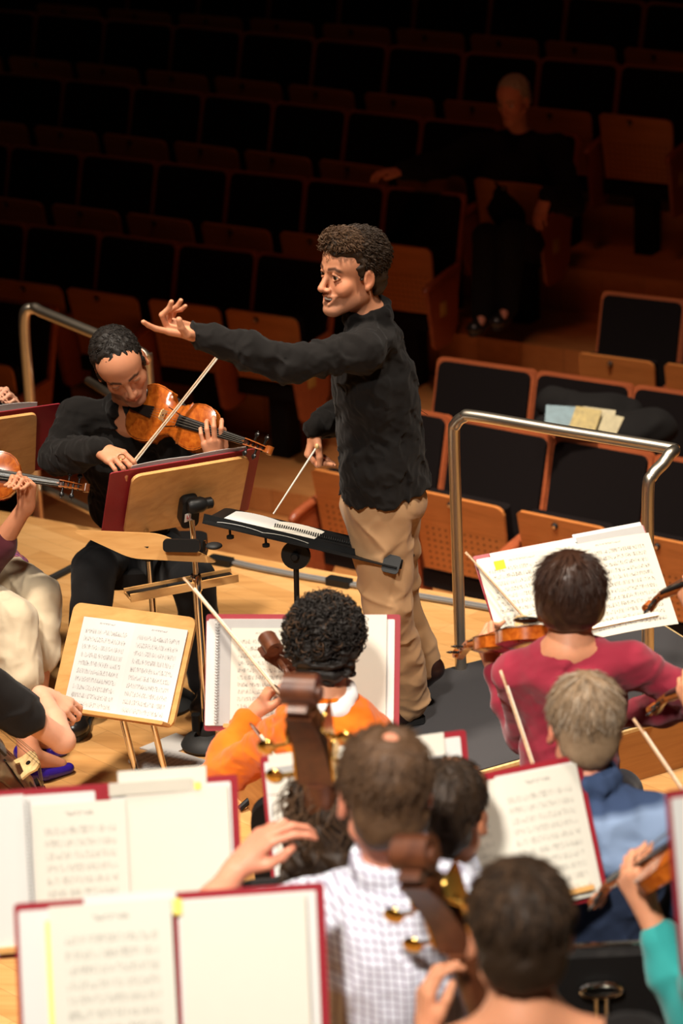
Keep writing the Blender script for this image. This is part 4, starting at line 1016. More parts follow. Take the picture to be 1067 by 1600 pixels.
class Head:
    def __init__(s, c, fwd, up=(0, 0, 1), sc=1.0):
        s.c = V(*c); f = unit(fwd); u = unit(V(*up) - f * np.dot(V(*up), f)); x = np.cross(f, u); s.R = np.array([x, f, u]).T; s.s = sc
    def w(s, x, y, z): return s.c + s.R @ (V(x, y, z) * s.s)
    def loc(s, P): return ((P - s.c) @ s.R) / s.s
    def cap(s, a, b, ra, rb, k=.01, op='+'): return cap(s.w(*a), s.w(*b), ra * s.s, rb * s.s, k * s.s, op=op)
    def ell(s, c, r, k=.012, op='+'): return ell(s.w(*c), V(*r) * s.s, s.R, k * s.s, op)
    def prims(s, smile=False, lid=0.0, detail=True, ears=True, jaw=1.0):
        p = [s.ell((0, -.016, .048), (.074, .094, .080), .01), s.ell((0, .022, -.028), (.059 * jaw, .064, .078), .03),
             s.ell((0, .03, .045), (.064, .055, .055), .03)]
        for x in (1, -1):
            p += [s.cap((x * .050 * jaw, -.008, -.058), (x * .018, .066, -.099), .016, .016, .03), s.ell((x * .041, .052, -.022), (.023, .021, .020), .02)]
        p += [s.ell((0, .076, -.100), (.022, .016, .016), .02)]
        if detail:
            p += [s.cap((-.036, .074, .026), (-.010, .083, .024), .010, .009, .012), s.cap((.036, .074, .026), (.010, .083, .024), .010, .009, .012)]
            for x in (1, -1):
                p += [s.ell((x * .032, .094, .006), (.019, .014, .0125), .010, '-')]
                p += [s.cap((x * .018, .0795, .009), (x * .032, .0855, .0155 - lid * .008), .0032, .0038, .002), s.cap((x * .032, .0855, .0155 - lid * .008), (x * .048, .074, .008), .0038, .003, .002),
                      s.cap((x * .018, .0785, .004), (x * .032, .0845, -.0035), .0028, .003, .002), s.cap((x * .032, .0845, -.0035), (x * .048, .073, .004), .003, .0026, .002)]
                if lid > .3: p += [s.ell((x * .033, .0745, .010), (.0150, .0145, .0125), .003)]
            p += [s.cap((0, .080, .016), (0, .108, -.030), .0070, .0105, .010), s.ell((0, .106, -.033), (.0115, .0105, .009), .006)]
            for x in (1, -1): p += [s.ell((x * .0125, .094, -.036), (.0085, .011, .0078), .005)]
            for x in (1, -1): p += [s.ell((x * .0062, .104, -.0435), (.0035, .005, .0035), .002, '-')]
            p += [s.ell((0, .078, -.062), (.030, .016, .020), .014)]
            if smile:
                p += [s.ell((0, .096, -.0665), (.031, .026, .0112), .003, '-')]
                for x in (1, -1):
                    p += [s.cap((x * .034, .0745, -.0520), (x * .013, .0930, -.0540), .0030, .0036, .003), s.cap((x * .034, .0745, -.0520), (x * .013, .0900, -.0795), .0030, .0046, .003),
                          s.ell((x * .043, .060, -.036), (.015, .016, .015), .014)]
                p += [s.cap((-.013, .0930, -.0540), (.013, .0930, -.0540), .0036, .0036, .003), s.cap((-.013, .0900, -.0795), (.013, .0900, -.0795), .0046, .0046, .003), s.ell((0, .084, -.098), (.014, .014, .014), .014)]
            else:
                p += [s.cap((-.023, .083, -.0600), (0, .0945, -.0570), .0038, .0056, .004), s.cap((.023, .083, -.0600), (0, .0945, -.0570), .0038, .0056, .004),
                      s.cap((-.021, .083, -.0670), (0, .0930, -.0700), .0040, .0066, .004), s.cap((.021, .083, -.0670), (0, .0930, -.0700), .0040, .0066, .004),
                      s.cap((-.024, .094, -.0633), (.024, .094, -.0633), .0012, .0012, .002, '-')]
        if ears:
            for x in (1, -1):
                p += [s.ell((x * .078, -.010, -.002), (.009, .019, .031), .006), s.ell((x * .087, -.006, .002), (.007, .010, .019), .004, '-'), s.cap((x * .080, -.002, -.024), (x * .080, -.002, -.028), .008, .008, .004)]
        return p
    def paint(s, P, base, brow=None, lips=True, stub=0.0, stubc=(.10, .07, .06), scalp=None):
        l = s.loc(P); n = len(P); col = np.tile(np.array(base), (n, 1)); near = np.linalg.norm(l, axis=1) < .2
        def mixc(mask_w, c):
            w_ = np.clip(mask_w, 0, 1)[:, None]; col[:] = col * (1 - w_) + np.array(c) * w_
        g = lambda c, r: np.exp(-(((l - V(*c)) / V(*r)) ** 2).sum(1))
        red = np.array(base) * V(1.02, .72, .66)
        for x in (1, -1): mixc(.45 * g((x * .045, .06, -.025), (.022, .03, .022)), red); mixc(.5 * g((x * .08, -.01, 0), (.012, .03, .035)), red)
        mixc(.5 * g((0, .11, -.035), (.015, .015, .012)), red)
        if stub: 
            b = (l[:, 2] < -.045) & (l[:, 1] > -.01) & (l[:, 2] > -.125) & near
            w_ = np.where(b, np.clip((-l[:, 2] - .045) / .02, 0, 1) * np.clip((l[:, 1] + .01) / .02, 0, 1), 0) * stub
            ring = np.clip(1 - g((0, .095, -.062), (.024, .03, .010)), 0, 1); mixc(w_ * ring, stubc)
            mixc(stub * .8 * g((0, .095, -.049), (.020, .015, .006)), stubc)
        if lips:
            lip = np.exp(-(((l - V(0, .095, -.0635)) / V(.0235, .022, .0085)) ** 4).sum(1)); mixc(lip * .75, (base[0] * .80, base[1] * .42, base[2] * .42))
        if brow is not None:
            for x in (1, -1):
                xx = l[:, 0] * x; arc = .0275 + .006 * np.clip((xx - .012) / .025, 0, 1) - .009 * np.clip((xx - .038) / .015, 0, 1)
                w_ = np.exp(-((l[:, 2] - arc) / .0054) ** 4) * np.clip((xx - .010) / .004, 0, 1) * np.clip((.055 - xx) / .006, 0, 1) * (l[:, 1] > .04); mixc(w_ * .92, brow)
                mixc(.7 * np.exp(-((l[:, 2] - .0125) / .0022) ** 2) * np.clip((xx - .019) / .004, 0, 1) * np.clip((.048 - xx) / .004, 0, 1) * (l[:, 1] > .05), (.03, .02, .015))
        if scalp is not None: mixc(((l[:, 2] > .06) & (l[:, 1] < .06) & near) * 1.0 * .0, scalp)
        return col

FL_ = [(.044, .027, .021), (.049, .031, .022), (.045, .029, .022), (.036, .021, .019)]
def rotv(v, ax, a):
    ax = unit(ax); return v * math.cos(a) + np.cross(ax, v) * math.sin(a) + ax * np.dot(ax, v) * (1 - math.cos(a))
def hand(w, d, n, left, curls=((20, 30, 20),) * 4, spread=6, thumb=((.25, .75, .25), (.6, .5, .4), (.8, .2, .4)), s=1.0):
    """w wrist, d direction to the knuckles, n palm normal; thumb: three direction triples in (along, side, palm)"""
    w = V(*w); d = unit(d); n = unit(np.array(n, float) - d * np.dot(n, d)); t = np.cross(n, d) if left else np.cross(d, n); p = []
    base = [w + d * a * s + t * b * s + n * c * s for a, b, c in ((.088, .030, 0), (.092, .010, -.002), (.088, -.010, 0), (.080, -.029, .003))]
    p.append(cap(w - d * .01 * s, w + d * .03 * s, .024 * s, .028 * s, .02, n, 1.35))
    for i, b in enumerate(base):
        p.append(cap(w + d * .015 * s + t * (.012, .004, -.005, -.013)[i] * s, b, .0155 * s, .0112 * s, .010))
    p.append(cap(w + d * .035 * s - t * .012 * s + n * .006 * s, w + d * .07 * s - t * .02 * s + n * .006 * s, .015 * s, .013 * s, .012))
    for i, b in enumerate(base):
        ang = rad((1.5, .5, -.5, -1.6)[i] * spread); dd = rotv(d, n, ang if np.dot(rotv(d, n, ang), t) * (1.5 - i) >= 0 else -ang); ax = np.cross(dd, n)
        q = b; r0 = (.0094, .0098, .0093, .0082)[i] * s
        for j in range(3):
            dd = rotv(dd, ax, rad(curls[i][j]) * 1.0) if np.dot(rotv(dd, ax, .1), n) > np.dot(dd, n) else rotv(dd, ax, -rad(curls[i][j]))
            e = q + dd * FL_[i][j] * s; p.append(cap(q, e, r0, r0 * .90, .0030)); q = e; r0 *= .90
    q = w + d * .018 * s + t * .016 * s + n * .004 * s; r0 = .0165 * s
    for j, (a, b, c) in enumerate(thumb):
        dd = unit(d * a + t * b + n * c); e = q + dd * (.044, .033, .027)[j] * s; r1 = (.0118, .0108, .0092)[j] * s
        p.append(cap(q, e, r0, r1, (.012, .004, .003)[j])); q = e; r0 = r1
    return p

def ring(c, nrm, r, tr, ry=None, n=12, k=.01, lift=None):
    z = unit(nrm); x = unit(np.cross(z, V(0, 1, 0) if abs(z[1]) < .9 else V(1, 0, 0))); y = np.cross(z, x); P_ = []
    for i in range(n + 1):
        a = 2 * math.pi * i / n; P_.append(c + x * r * math.cos(a) + y * (ry or r) * math.sin(a))
    return [cap(P_[i], P_[i + 1], tr, tr, k) for i in range(n)]

def locks(hd, mat, parent, N, L, rad_, seed, comb='crown', curl=0.0, ax=(.084, .103, .088), cen=(0, -.018, .052), zmin=-.03, front=.055, lift=.3, segs=6, keep=None):
    rg = np.random.RandomState(seed); ax = V(*ax); cen = V(*cen)
    u = rg.normal(size=(N * 3, 3)); u /= np.linalg.norm(u, axis=1)[:, None]; p = cen + u * ax * .97
    ok = (p[:, 2] > zmin) & ~((p[:, 1] > front) & (p[:, 2] < .085)) & ~((p[:, 1] > .02) & (p[:, 2] < .02))
    if keep is not None: ok &= keep(p)
    p = p[ok][:N]; u = u[ok][:N]; n = len(p); nm = u / ax; nm /= np.linalg.norm(nm, axis=1)[:, None]
    if comb == 'crown': g = p - V(0, -.03, .15)
    elif comb == 'forward': g = np.tile(V(0, 1.0, .15), (n, 1)) + rg.normal(size=(n, 3)) * .35
    elif comb == 'down': g = np.tile(V(0, -.1, -1.0), (n, 1)) + (p - V(0, 0, .1)) * 4
    elif comb == 'back': g = np.tile(V(0, -1.0, -.3), (n, 1))
    else: g = rg.normal(size=(n, 3))
    g = g / (np.linalg.norm(g, axis=1)[:, None] + 1e-9) + rg.normal(size=(n, 3)) * .18
    g -= nm * (g * nm).sum(1)[:, None]; g /= np.linalg.norm(g, axis=1)[:, None]; bt = np.cross(nm, g)
    ln = L * rg.uniform(.6, 1.25, n)[:, None]; ph = rg.uniform(0, 6.28, n)[:, None]; S = segs; pts = []
    q = p.copy(); dirv = g * (1 - lift) + nm * lift
    for i in range(S + 1):
        t = i / S; off = 0
        if curl: off = (bt * np.cos(ph + t * 9) + nm * np.sin(ph + t * 9)) * curl * min(1, t * 2.5)
        pts.append(q + off); q = q + dirv * ln / S; dirv = dirv - nm * (.55 * lift / S) * 2.2 + g * .1
        dirv /= np.linalg.norm(dirv, axis=1)[:, None]
    pts = np.array(pts)          # S+1, n, 3
    wd = pts @ hd.R.T * hd.s + hd.c; vs = np.zeros((S + 1, n, 3, 3)); b1 = (bt @ hd.R.T); b2 = (nm @ hd.R.T)
    for i in range(S + 1):
        rr_ = rad_ * hd.s * (1 - .75 * (i / S) ** 2)
        for k in range(3):
            a = 2.094 * k; vs[i, :, k] = wd[i] + (b1 * math.cos(a) + b2 * math.sin(a)) * rr_
    idx = lambda i, j, k: (i * n + j) * 3 + k
    J = np.arange(n); F_ = []
    for i in range(S):
        for k in range(3):
            k2 = (k + 1) % 3; F_.append(np.stack([idx(i, J, k), idx(i, J, k2), idx(i + 1, J, k2), idx(i + 1, J, k)], 1))
    return np_mesh('hair_locks', vs.reshape(-1, 3), np.concatenate(F_), mat, parent)

def fix(Vv, Fq):
    a = Vv[Fq[:, 0]]; vol = np.einsum('ij,ij->i', a, np.cross(Vv[Fq[:, 1]], Vv[Fq[:, 2]])).sum()
    return Fq if vol > 0 else Fq[:, ::-1]
def cloth(name, prims, mat, parent, res=.006, wr=.0, seed=1, freq=38, aniso=None):
    if wr:
        f1 = waves(7, freq, seed, aniso); f2 = waves(6, freq * 2.3, seed + 9); f = lambda P: wr * (np.minimum(np.abs(f1(P)), 1.3) * 1.3 - 1.0) + wr * .4 * (np.abs(f2(P)) - .7)
        Vv, Fq = sdf_mesh(prims, res, f, wr * 2.5)
    else: Vv, Fq = sdf_mesh(prims, res)
    return np_mesh(name, Vv, fix(Vv, Fq), mat, parent)
def hair_shell(hd, prims, mat, parent, res=.004, amp=.004, freq=170, seed=3):
    f1 = waves(8, freq, seed); f = lambda P: -amp * f1(P)
    Vv, Fq = sdf_mesh(prims, res, f, amp * 2.5); return np_mesh('hair', Vv, fix(Vv, Fq), mat, parent)
def shoe(parent, ankle, toe, mat, sole='rubber', res=.005, h=.05, flat=None, name='shoe'):
    a, t = V(*ankle), V(*toe); d = unit(t - a); heel = a - d * .045
    up = V(0, 0, 1) if flat is None else unit(flat)
    p = [cap(heel + up * .01, t - d * .02 + up * .002, .036, .032, .02, up, 1.0), cap(a + up * .05, a + up * .0, .040, .042, .03), ell(t - d * .03, (.05, .042, .026), basis(None, d, up), .03)]
    Vv, Fq = sdf_mesh(p, res); o = np_mesh(name, Vv, fix(Vv, Fq), mat, parent)
    sd = np.cross(d, up); m = MB(); pts = [(-.055, -.03), (.0, -.03), (.6, -.033), (.9, -.035)]
    L = float(np.linalg.norm(t - heel)); out = []
    for x, y in ((-.04, .020), (-.03, .032), (.3 * L, .032), (.62 * L, .042), (.85 * L, .040), (L * 1.0, .024), (L * 1.05, 0)): out.append((x, y))
    out = out + [(x, -y) for x, y in out[::-1][1:]]
    MB().prism(out, .02, heel - up * .040, d, np.cross(up, d), up).build('sole', sole, o)
    return o

def person(name_label, J, hd, skin='warm', group=None, res=.006, head_kw={}, paint_kw={}, hands={}, eyes=True, extra=[], gaze=None):
    """J: neck, chest, pelvis, ls, rs, le, re, lw, rw, lh, rh, lk, rk, la, ra (world points). Returns the body object."""
    p = hd.prims(**head_kw); nb = J['neck']; ax = unit(J['rs'] - J['ls']); up = unit(nb - J['pelvis']); fw = np.cross(up, ax); R = np.array([ax, unit(fw), np.cross(ax, unit(fw))]).T
    p.append(cap(hd.w(0, -.018, -.05), nb, .050 * hd.s, .056, .02)); p.append(cap(nb, nb - up * .04, .058, .07, .03))
    shm = (J['ls'] + J['rs']) / 2
    p += [cap(nb - up * .01, J['ls'], .045, .045, .04), cap(nb - up * .01, J['rs'], .045, .045, .04), ell(J['chest'], (.145, .098, .17), R, .05), ell((J['chest'] + J['pelvis']) / 2, (.125, .09, .16), R, .05), ell(J['pelvis'], (.14, .10, .11), R, .05)]
    for a, b, c in (('ls', 'le', 'lw'), ('rs', 're', 'rw')):
        p += [cap(J[a], J[b], .044, .036, .03), cap(J[b], J[b] * .55 + J[c] * .45, .037, .038, .015), cap(J[b] * .55 + J[c] * .45, J[c], .037, .0245, .015)]
    for a, b, c in (('lh', 'lk', 'la'), ('rh', 'rk', 'ra')):
        p += [cap(J[a], J[b], .075, .052, .04), cap(J[b], J[b] * .6 + J[c] * .4, .050, .052, .02), cap(J[b] * .6 + J[c] * .4, J[c], .050, .034, .02)]
        td = J[c.replace('a', 't')] - J[c] if c.replace('a', 't') in J else fw * .14 + V(0, 0, -.05)
        p.append(cap(J[c], J[c] + td * .9, .034, .022, .02))
    for h_ in hands.values(): p += h_
    p += extra
    Vv, Fq = sdf_mesh(p, res); col = hd.paint(Vv, SK[skin], **paint_kw)
    b = np_mesh('person', Vv, fix(Vv, Fq), 'skin', None, col); tag(b, name_label, 'person', group)
    if eyes and head_kw.get('detail', True):
        for x in (1, -1):
            c = hd.w(x * .032, .0735, .0065); e = MB().ball(c, .0122 * hd.s, 16).build('eye', 'eye_white', b, True)
            g = unit(hd.R @ V(*(gaze or (0, 1, -.05)))); MB().ball(c + g * .0040 * hd.s, .0092 * hd.s, 14).build('iris', 'iris_dark', e, True)
    return b
def frameJ(J):
    ax = unit(J['rs'] - J['ls']); up = unit(J['neck'] - J['pelvis']); fw = unit(np.cross(up, ax)); return np.array([ax, fw, np.cross(ax, fw)]).T
def top_prims(J, lcut=1.0, rcut=1.0, loose=.012, width=1.0, hem=.0, arm=1.0):
    R = frameJ(J); up = R[:, 2]; nb = J['neck']; L = loose
    p = [cap(nb - up * .015, nb - up * .07, .060, .088, .03), ell(nb - up * .06 - R[:, 1] * .018, (.115, .078, .048), R, .03), ell(J['chest'], (.150 * width + L, .105 + L, .175), R, .05), ell((J['chest'] + J['pelvis']) / 2, (.135 * width + L, .102 + L, .17), R, .05), ell(J['pelvis'] - up * hem, (.150 * width + L, .115 + L, .10), R, .05)]
    for s_, e, w_, cut in (('ls', 'le', 'lw', lcut), ('rs', 're', 'rw', rcut)):
        p += [cap(nb - up * .03, J[s_], .048, .046 + L, .05), cap(J[s_], J[e], (.046 + L) * arm, (.039 + L) * arm, .03)] if cut > 0 else [cap(nb - up * .03, J[s_], .048, .046 + L, .05), cap(J[s_], J[s_] * .45 + J[e] * .55, (.048 + L), (.046 + L), .03)]
        if cut > 0:
            m1 = min(cut, .45); q1 = J[e] * (1 - m1) + J[w_] * m1; q2 = J[e] * (1 - cut) + J[w_] * cut
            p += [cap(J[e], q1, (.039 + L) * arm, (.041 + L) * arm, .02), cap(q1, q2, (.041 + L) * arm, ((.041 - .0135 * (cut - m1) / .55) + L * .75) * arm, .02)]
    return p
def collar(J, hd, r=.062, tr=.011, open_=True, h=.026):
    nb = J['neck']; a = hd.w(0, -.02, -.05) - nb; u = unit(a); c = nb + u * .022; f = frameJ(J)[:, 1]; p = []
    for k in range(3): p += ring(c + u * h * (k / 2 - .2) - f * .004 * k, u - f * .25, r + .003 * (2 - k), tr, r + .003 * (2 - k), 12, .012)
    if open_: p += [ell(c + f * .075 + u * .01, (.022, .04, .05), frameJ(J), .01, '-')]
    return p
def leg_prims(J, cut=1.0, loose=.015, lo=None):
    R = frameJ(J); p = [ell(J['pelvis'] - R[:, 2] * .03, (.150 + loose, .115 + loose, .11), R, .04)]; lo = loose if lo is None else lo
    for a, b, c in (('lh', 'lk', 'la'), ('rh', 'rk', 'ra')):
        e = J[b] * (1 - cut) + J[c] * cut; p += [cap(J[a], J[b], .075 + loose, .052 + loose, .03), cap(J[b], e, .052 + loose, .036 + lo * 1.3, .015)]
    return p
def seated(hd, yaw, lean=.05, seat=.47, sw=.18, knee=.42, spread=.13, kz=.50, side=0.0, neck=None):
    f = V(math.cos(yaw), math.sin(yaw), 0); rt_ = V(f[1], -f[0], 0); J = {}
    nb = hd.w(0, -.03, -.135) if neck is None else V(*neck); J['neck'] = nb
    sm = nb - V(0, 0, .05) - f * .01; J['ls'] = sm - rt_ * sw; J['rs'] = sm + rt_ * sw
    for k in ('ls', 'rs'): J[k] = J[k] - V(0, 0, .02)
    pv = V(nb[0], nb[1], 0) - f * lean + rt_ * side + V(0, 0, seat + .12); J['pelvis'] = pv; J['chest'] = sm * .72 + pv * .28 - V(0, 0, .02) + f * .01
    J['lh'] = pv - rt_ * .09 - V(0, 0, .04); J['rh'] = pv + rt_ * .09 - V(0, 0, .04)
    for a, s_ in (('l', -1), ('r', 1)):
        J[a + 'k'] = V(pv[0], pv[1], 0) + f * knee + rt_ * s_ * spread + V(0, 0, kz + seat - .45); J[a + 'a'] = J[a + 'k'] * V(1, 1, 0) + f * .04 + V(0, 0, .09 + max(0, seat - .5)); J[a + 't'] = J[a + 'a'] + f * .13 - V(0, 0, .05)
    J['f'] = f; J['r'] = rt_; return J
def set_arms(J, **kw):
    for k, v in kw.items(): J[k] = V(*v)
    return J

# ------------------------------------------------------------------ the conductor
hd = Head(Py(550, 428, 7.10), (-.755, -.655, .04), (.07, .06, 1), 1.03)
J = dict(neck=Py(577, 500, 7.14), ls=Py(566, 548, 6.99), rs=Py(572, 545, 7.31), pelvis=Py(598, 770, 7.17), chest=Py(582, 600, 7.15),
         le=Py(450, 570, 6.88), lw=Py(310, 522, 6.84), re=Py(548, 640, 7.42), rw=Py(495, 668, 7.25),
         lh=Py(594, 800, 7.09), rh=Py(610, 800, 7.26), lk=Py(604, 945, 7.06), rk=Py(622, 945, 7.34), la=Pz(640, 1092, .29), ra=Pz(657, 1036, .36))
J['lt'] = J['la'] + V(-.10, -.05, -.05); J['rt'] = J['ra'] + V(-.10, -.01, -.08)
hands = {'l': hand(J['lw'], Py(272, 512, 6.82) - J['lw'], (.10, -.25, 1), True, ((8, 12, 8), (55, 60, 25), (75, 50, 25), (85, 60, 30)), 12, ((.5, .8, .3), (.8, .25, .75), (.6, -.1, 1.0)), 1.02),
         'r': hand(J['rw'], (-.34, -.10, -.95), (.9, .1, -.35), False, ((58, 62, 25), (62, 55, 30), (62, 50, 30), (58, 45, 30)), 4, ((.7, .6, .4), (.95, .15, .45), (1, -.1, .35)), 1.0)}
hands['baton'] = []
del hands['baton']
SKINC = 'tan'
con = person('smiling person in black shirt and khaki trousers conducting with left arm stretched out', J, hd, 'warm', None, .0031, dict(smile=True), dict(brow=srgb(40, 26, 18), stub=.22), hands, gaze=(-.35, 1, -.12))
tm = MB(); 
for i in range(-4, 5):
    a = i * 11.5; tm.ball(hd.w(.0250 * math.sin(rad(a)), .0640 + .0270 * math.cos(rad(a)), -.0615), .0058 * hd.s, 8, (.62, .35, 1.1), hd.R)
tm.build('teeth', 'tooth', con, True)
# hair: swept quiff with wavy locks
hp = [hd.ell((0, -.022, .054), (.083, .101, .084), .02), hd.ell((0, .030, .100), (.066, .062, .034), .03), hd.ell((0, -.062, -.014), (.068, .047, .066), .03),
      hd.ell((0, .112, -.010), (.084, .068, .094), .012, '-'), hd.ell((0, -.02, -.15), (.09, .12, .07), .01, '-')]
for x in (1, -1): hp += [hd.cap((x * .071, .010, .04), (x * .071, .012, .002), .012, .006, .01), hd.ell((x * .088, -.006, -.006), (.022, .021, .030), .004, '-')]
hair_shell(hd, hp, 'hair_darkbrown', con, .0034, .0034, 140, 4)
locks(hd, 'hair_darkbrown', con, 1500, .034, .0026, 11, 'back', .004, ax=(.083, .101, .087), cen=(0, -.022, .054), front=.035, lift=.16, zmin=.0, segs=8, keep=lambda p: ~((p[:, 1] > .02) & (p[:, 2] < .088)))
locks(hd, 'hair_brown', con, 650, .034, .0026, 12, 'back', .006, ax=(.066, .062, .036), cen=(0, .030, .100), zmin=.098, front=.2, lift=.3, segs=8)
tp_ = top_prims(J, 1.0, 1.0, .014, .93, .03)
R = frameJ(J)
tp_ += [cap(J['chest'] - R[:, 1] * .02, J['pelvis'] - V(0, 0, .08) - R[:, 1] * .02, .108, .138, .06), cap(J['pelvis'] + V(.02, 0, .02), J['pelvis'] + V(.015, 0, -.10), .122, .130, .03), cap(J['lh'] + V(0, 0, .14), J['lh'] + V(0, 0, -.06), .112, .119, .03), cap(J['rh'] + V(0, 0, .14), J['rh'] + V(0, 0, -.06), .105, .112, .03)]
tp_ += [cap(J['lw'] * .82 + J['le'] * .18, J['lw'] * .96 + J['le'] * .04, .040, .038, .008), cap(J['rw'] * .82 + J['re'] * .18, J['rw'] * .95 + J['re'] * .05, .038, .036, .008)]
tp_ += collar(J, hd)
hz_ = Py(598, 776, 7.03)[2]
tp_ += [ell(V(J['pelvis'][0], J['pelvis'][1], hz_ - .30), (.5, .5, .30), basis(None, (0, 1, 0), (-.06, 0, 1)), .006, '-')]
cloth('shirt', tp_, 'shirt_black', con, .0048, .0072, 3, 40, (J['lw'] - J['ls'], .6))
for k in range(5):     # buttons down the placket, facing front
    q = J['neck'] * (1 - k / 5) + J['pelvis'] * (k / 5)
tr = leg_prims(J, 1.0, .020, .020)
tr += [cap(J['lh'], J['lk'], .100, .073, .03), cap(J['lk'], J['la'] + V(0, 0, .03), .072, .060, .02), cap(J['lk'] * .5 + J['la'] * .5, J['la'] + V(0, 0, .0), .064, .060, .02), cap(J['rk'], J['ra'] + V(0, 0, .03), .068, .060, .02), cap(J['la'] + V(0, 0, .02), J['la'] + V(0, 0, -.01), .062, .063, .01)]
cloth('trousers', tr, 'trouser_khaki', con, .0052, .0062, 8, 26, (V(.3, 0, .8), .7))
shoe(con, J['la'] + V(-.035, -.02, -.045), J['la'] + V(-.185, -.09, -.048), 'shoe_leather')
shoe(con, J['ra'] + V(.0, 0, -.05), J['ra'] + V(-.15, .0, -.115), 'shoe_leather', flat=(.42, 0, .9))
# lapel microphone wire at the collar
tag(MB().tube(curve_pts([Py(606, 494, 7.14), Py(618, 520, 7.2), Py(626, 560, 7.24), Py(634, 610, 7.26), Py(650, 635, 7.27), Py(668, 648, 7.30)], 5), .0009, 5).build('microphone_wire', 'black_plastic', None, True), 'thin dark wire curling behind the conductor\'s back', 'wire')
# baton
ba, bb = Py(486, 712, 7.16), Py(427, 803, 7.08)
rb = empty('baton', ba, 'thin white conducting baton in the conductor\'s lowered right hand', 'baton')
MB().tube([ba - (bb - ba) * .12, bb], [.0034, .0024], 8).build('shaft', 'tooth', rb, True)
MB().ball(ba - (bb - ba) * .16, .007, 12, (1, 1, 1.4)).build('handle', 'pale_maple', rb, True)

# ------------------------------------------------------------------ the concertmaster
hd = Head(Py(190, 573, 7.66), (.36, -.78, -.52), (-.20, -.42, .9), 1.03)
J = dict(neck=Py(202, 640, 7.80), ls=Py(262, 652, 7.78), rs=Py(122, 652, 7.84), pelvis=Py(215, 855, 8.05), chest=Py(196, 715, 7.90),
         re=Py(88, 716, 7.66), rw=Py(156, 702, 7.42), le=Py(292, 775, 7.80), lw=Py(337, 724, 7.56),
         lh=Py(250, 870, 7.98), rh=Py(180, 868, 8.02), lk=Pz(300, 905, .50), rk=Pz(148, 888, .52), la=Pz(322, 1060, .09), ra=Pz(130, 1085, .10))
J['lt'] = J['la'] + V(.03, -.12, -.04); J['rt'] = J['ra'] + V(.0, -.13, -.04)
vl, vu = Py(238, 647, 7.70), Py(306, 668, 7.62); vd = unit(vu - vl); vc = (vl + vu) / 2
instrument('violin', vc, vd, (-.18, -.80, .56), 1.0, 'orange-brown violin under the chin of the concertmaster')
hands = {'r': hand(J['rw'], Py(200, 722, 7.33) - J['rw'], (.30, .1, -1), False, ((38, 45, 25), (35, 50, 30), (32, 50, 30), (28, 45, 30)), 6, ((.6, .5, .5), (.8, .1, .6), (.9, -.1, .4)), 1.0),
         'l': hand(J['lw'], (-.04, -.20, 1), (-.15, 1, .2), True, ((10, 50, 40), (12, 48, 40), (14, 50, 40), (18, 48, 40)), 6, ((.7, .5, .6), (.9, .1, .5), (1, 0, .2)), .98)}
vio = person('seated person in black shirt playing the violin with frowning face looking down', J, hd, 'warm', None, .0034, dict(lid=.85), dict(brow=srgb(18, 12, 10), stub=.5), hands, gaze=(.1, 1, -.5))
hp = [hd.ell((0, -.022, .050), (.0815, .099, .086), .02), hd.ell((0, -.060, -.010), (.068, .048, .065), .03), hd.ell((0, .098, .010), (.064, .078, .075), .012, '-'), hd.ell((0, -.02, -.15), (.09, .12, .07), .01, '-'),
      hd.ell((-.040, .088, .076), (.034, .052, .034), .010, '-'), hd.ell((.040, .088, .076), (.034, .052, .034), .010, '-'), hd.ell((0, .11, .055), (.055, .062, .05), .01, '-')]
for x in (1, -1): hp += [hd.cap((x * .073, .016, .02), (x * .0725, .014, -.014), .010, .006, .008), hd.ell((x * .088, -.004, -.004), (.022, .021, .030), .004, '-')]
hair_shell(hd, hp, 'hair_black', vio, .0036, .0024, 190, 6)
locks(hd, 'hair_black', vio, 900, .016, .0018, 21, 'crown', .002, ax=(.082, .099, .087), cen=(0, -.022, .050), front=.02, lift=.25, zmin=.0, keep=lambda p: ~((p[:, 1] > -.005) & (p[:, 2] < .100) & (np.abs(p[:, 0]) < .068)) & ~((p[:, 1] > .03)))
tp_ = top_prims(J, .93, 1.0, .016, 1.0, .0)
tp_ += collar(J, hd)
tp_ += [ell(J['neck'] + frameJ(J)[:, 1] * .07 - V(0, 0, .03), (.030, .05, .06), frameJ(J), .01, '-')]
cloth('shirt', tp_, 'shirt_black', vio, .0052, .0068, 5, 42)
cloth('trousers', leg_prims(J, 1.0, .022, .022), 'trouser_black', vio, .0075, .006, 7, 24)
shoe(vio, J['la'] + V(0, 0, -.045), J['la'] + V(.02, -.17, -.05), 'shoe_black'); shoe(vio, J['ra'] + V(0, 0, -.05), J['ra'] + V(0, -.18, -.055), 'shoe_black')
MB().tube([J['rw'] * 0 + q for q in [Py(190 + 5.5 * math.cos(a), 714 + 4 * math.sin(a), 7.318 + .012 * math.sin(a)) for a in np.linspace(0, 6.28, 13)]], .0016, 6, False).build('finger_ring', 'watch_gold', vio, True)
fa, tb = Py(173, 765, 7.36), Py(351, 540, 7.74)
bow(fa, tb, 'pale violin bow drawn by the concertmaster')
orch_chair(J['pelvis'] + V(.02, .02, 0), math.atan2(-1, .1) - math.pi / 2, 'black chair under the seated concertmaster', slot=False)

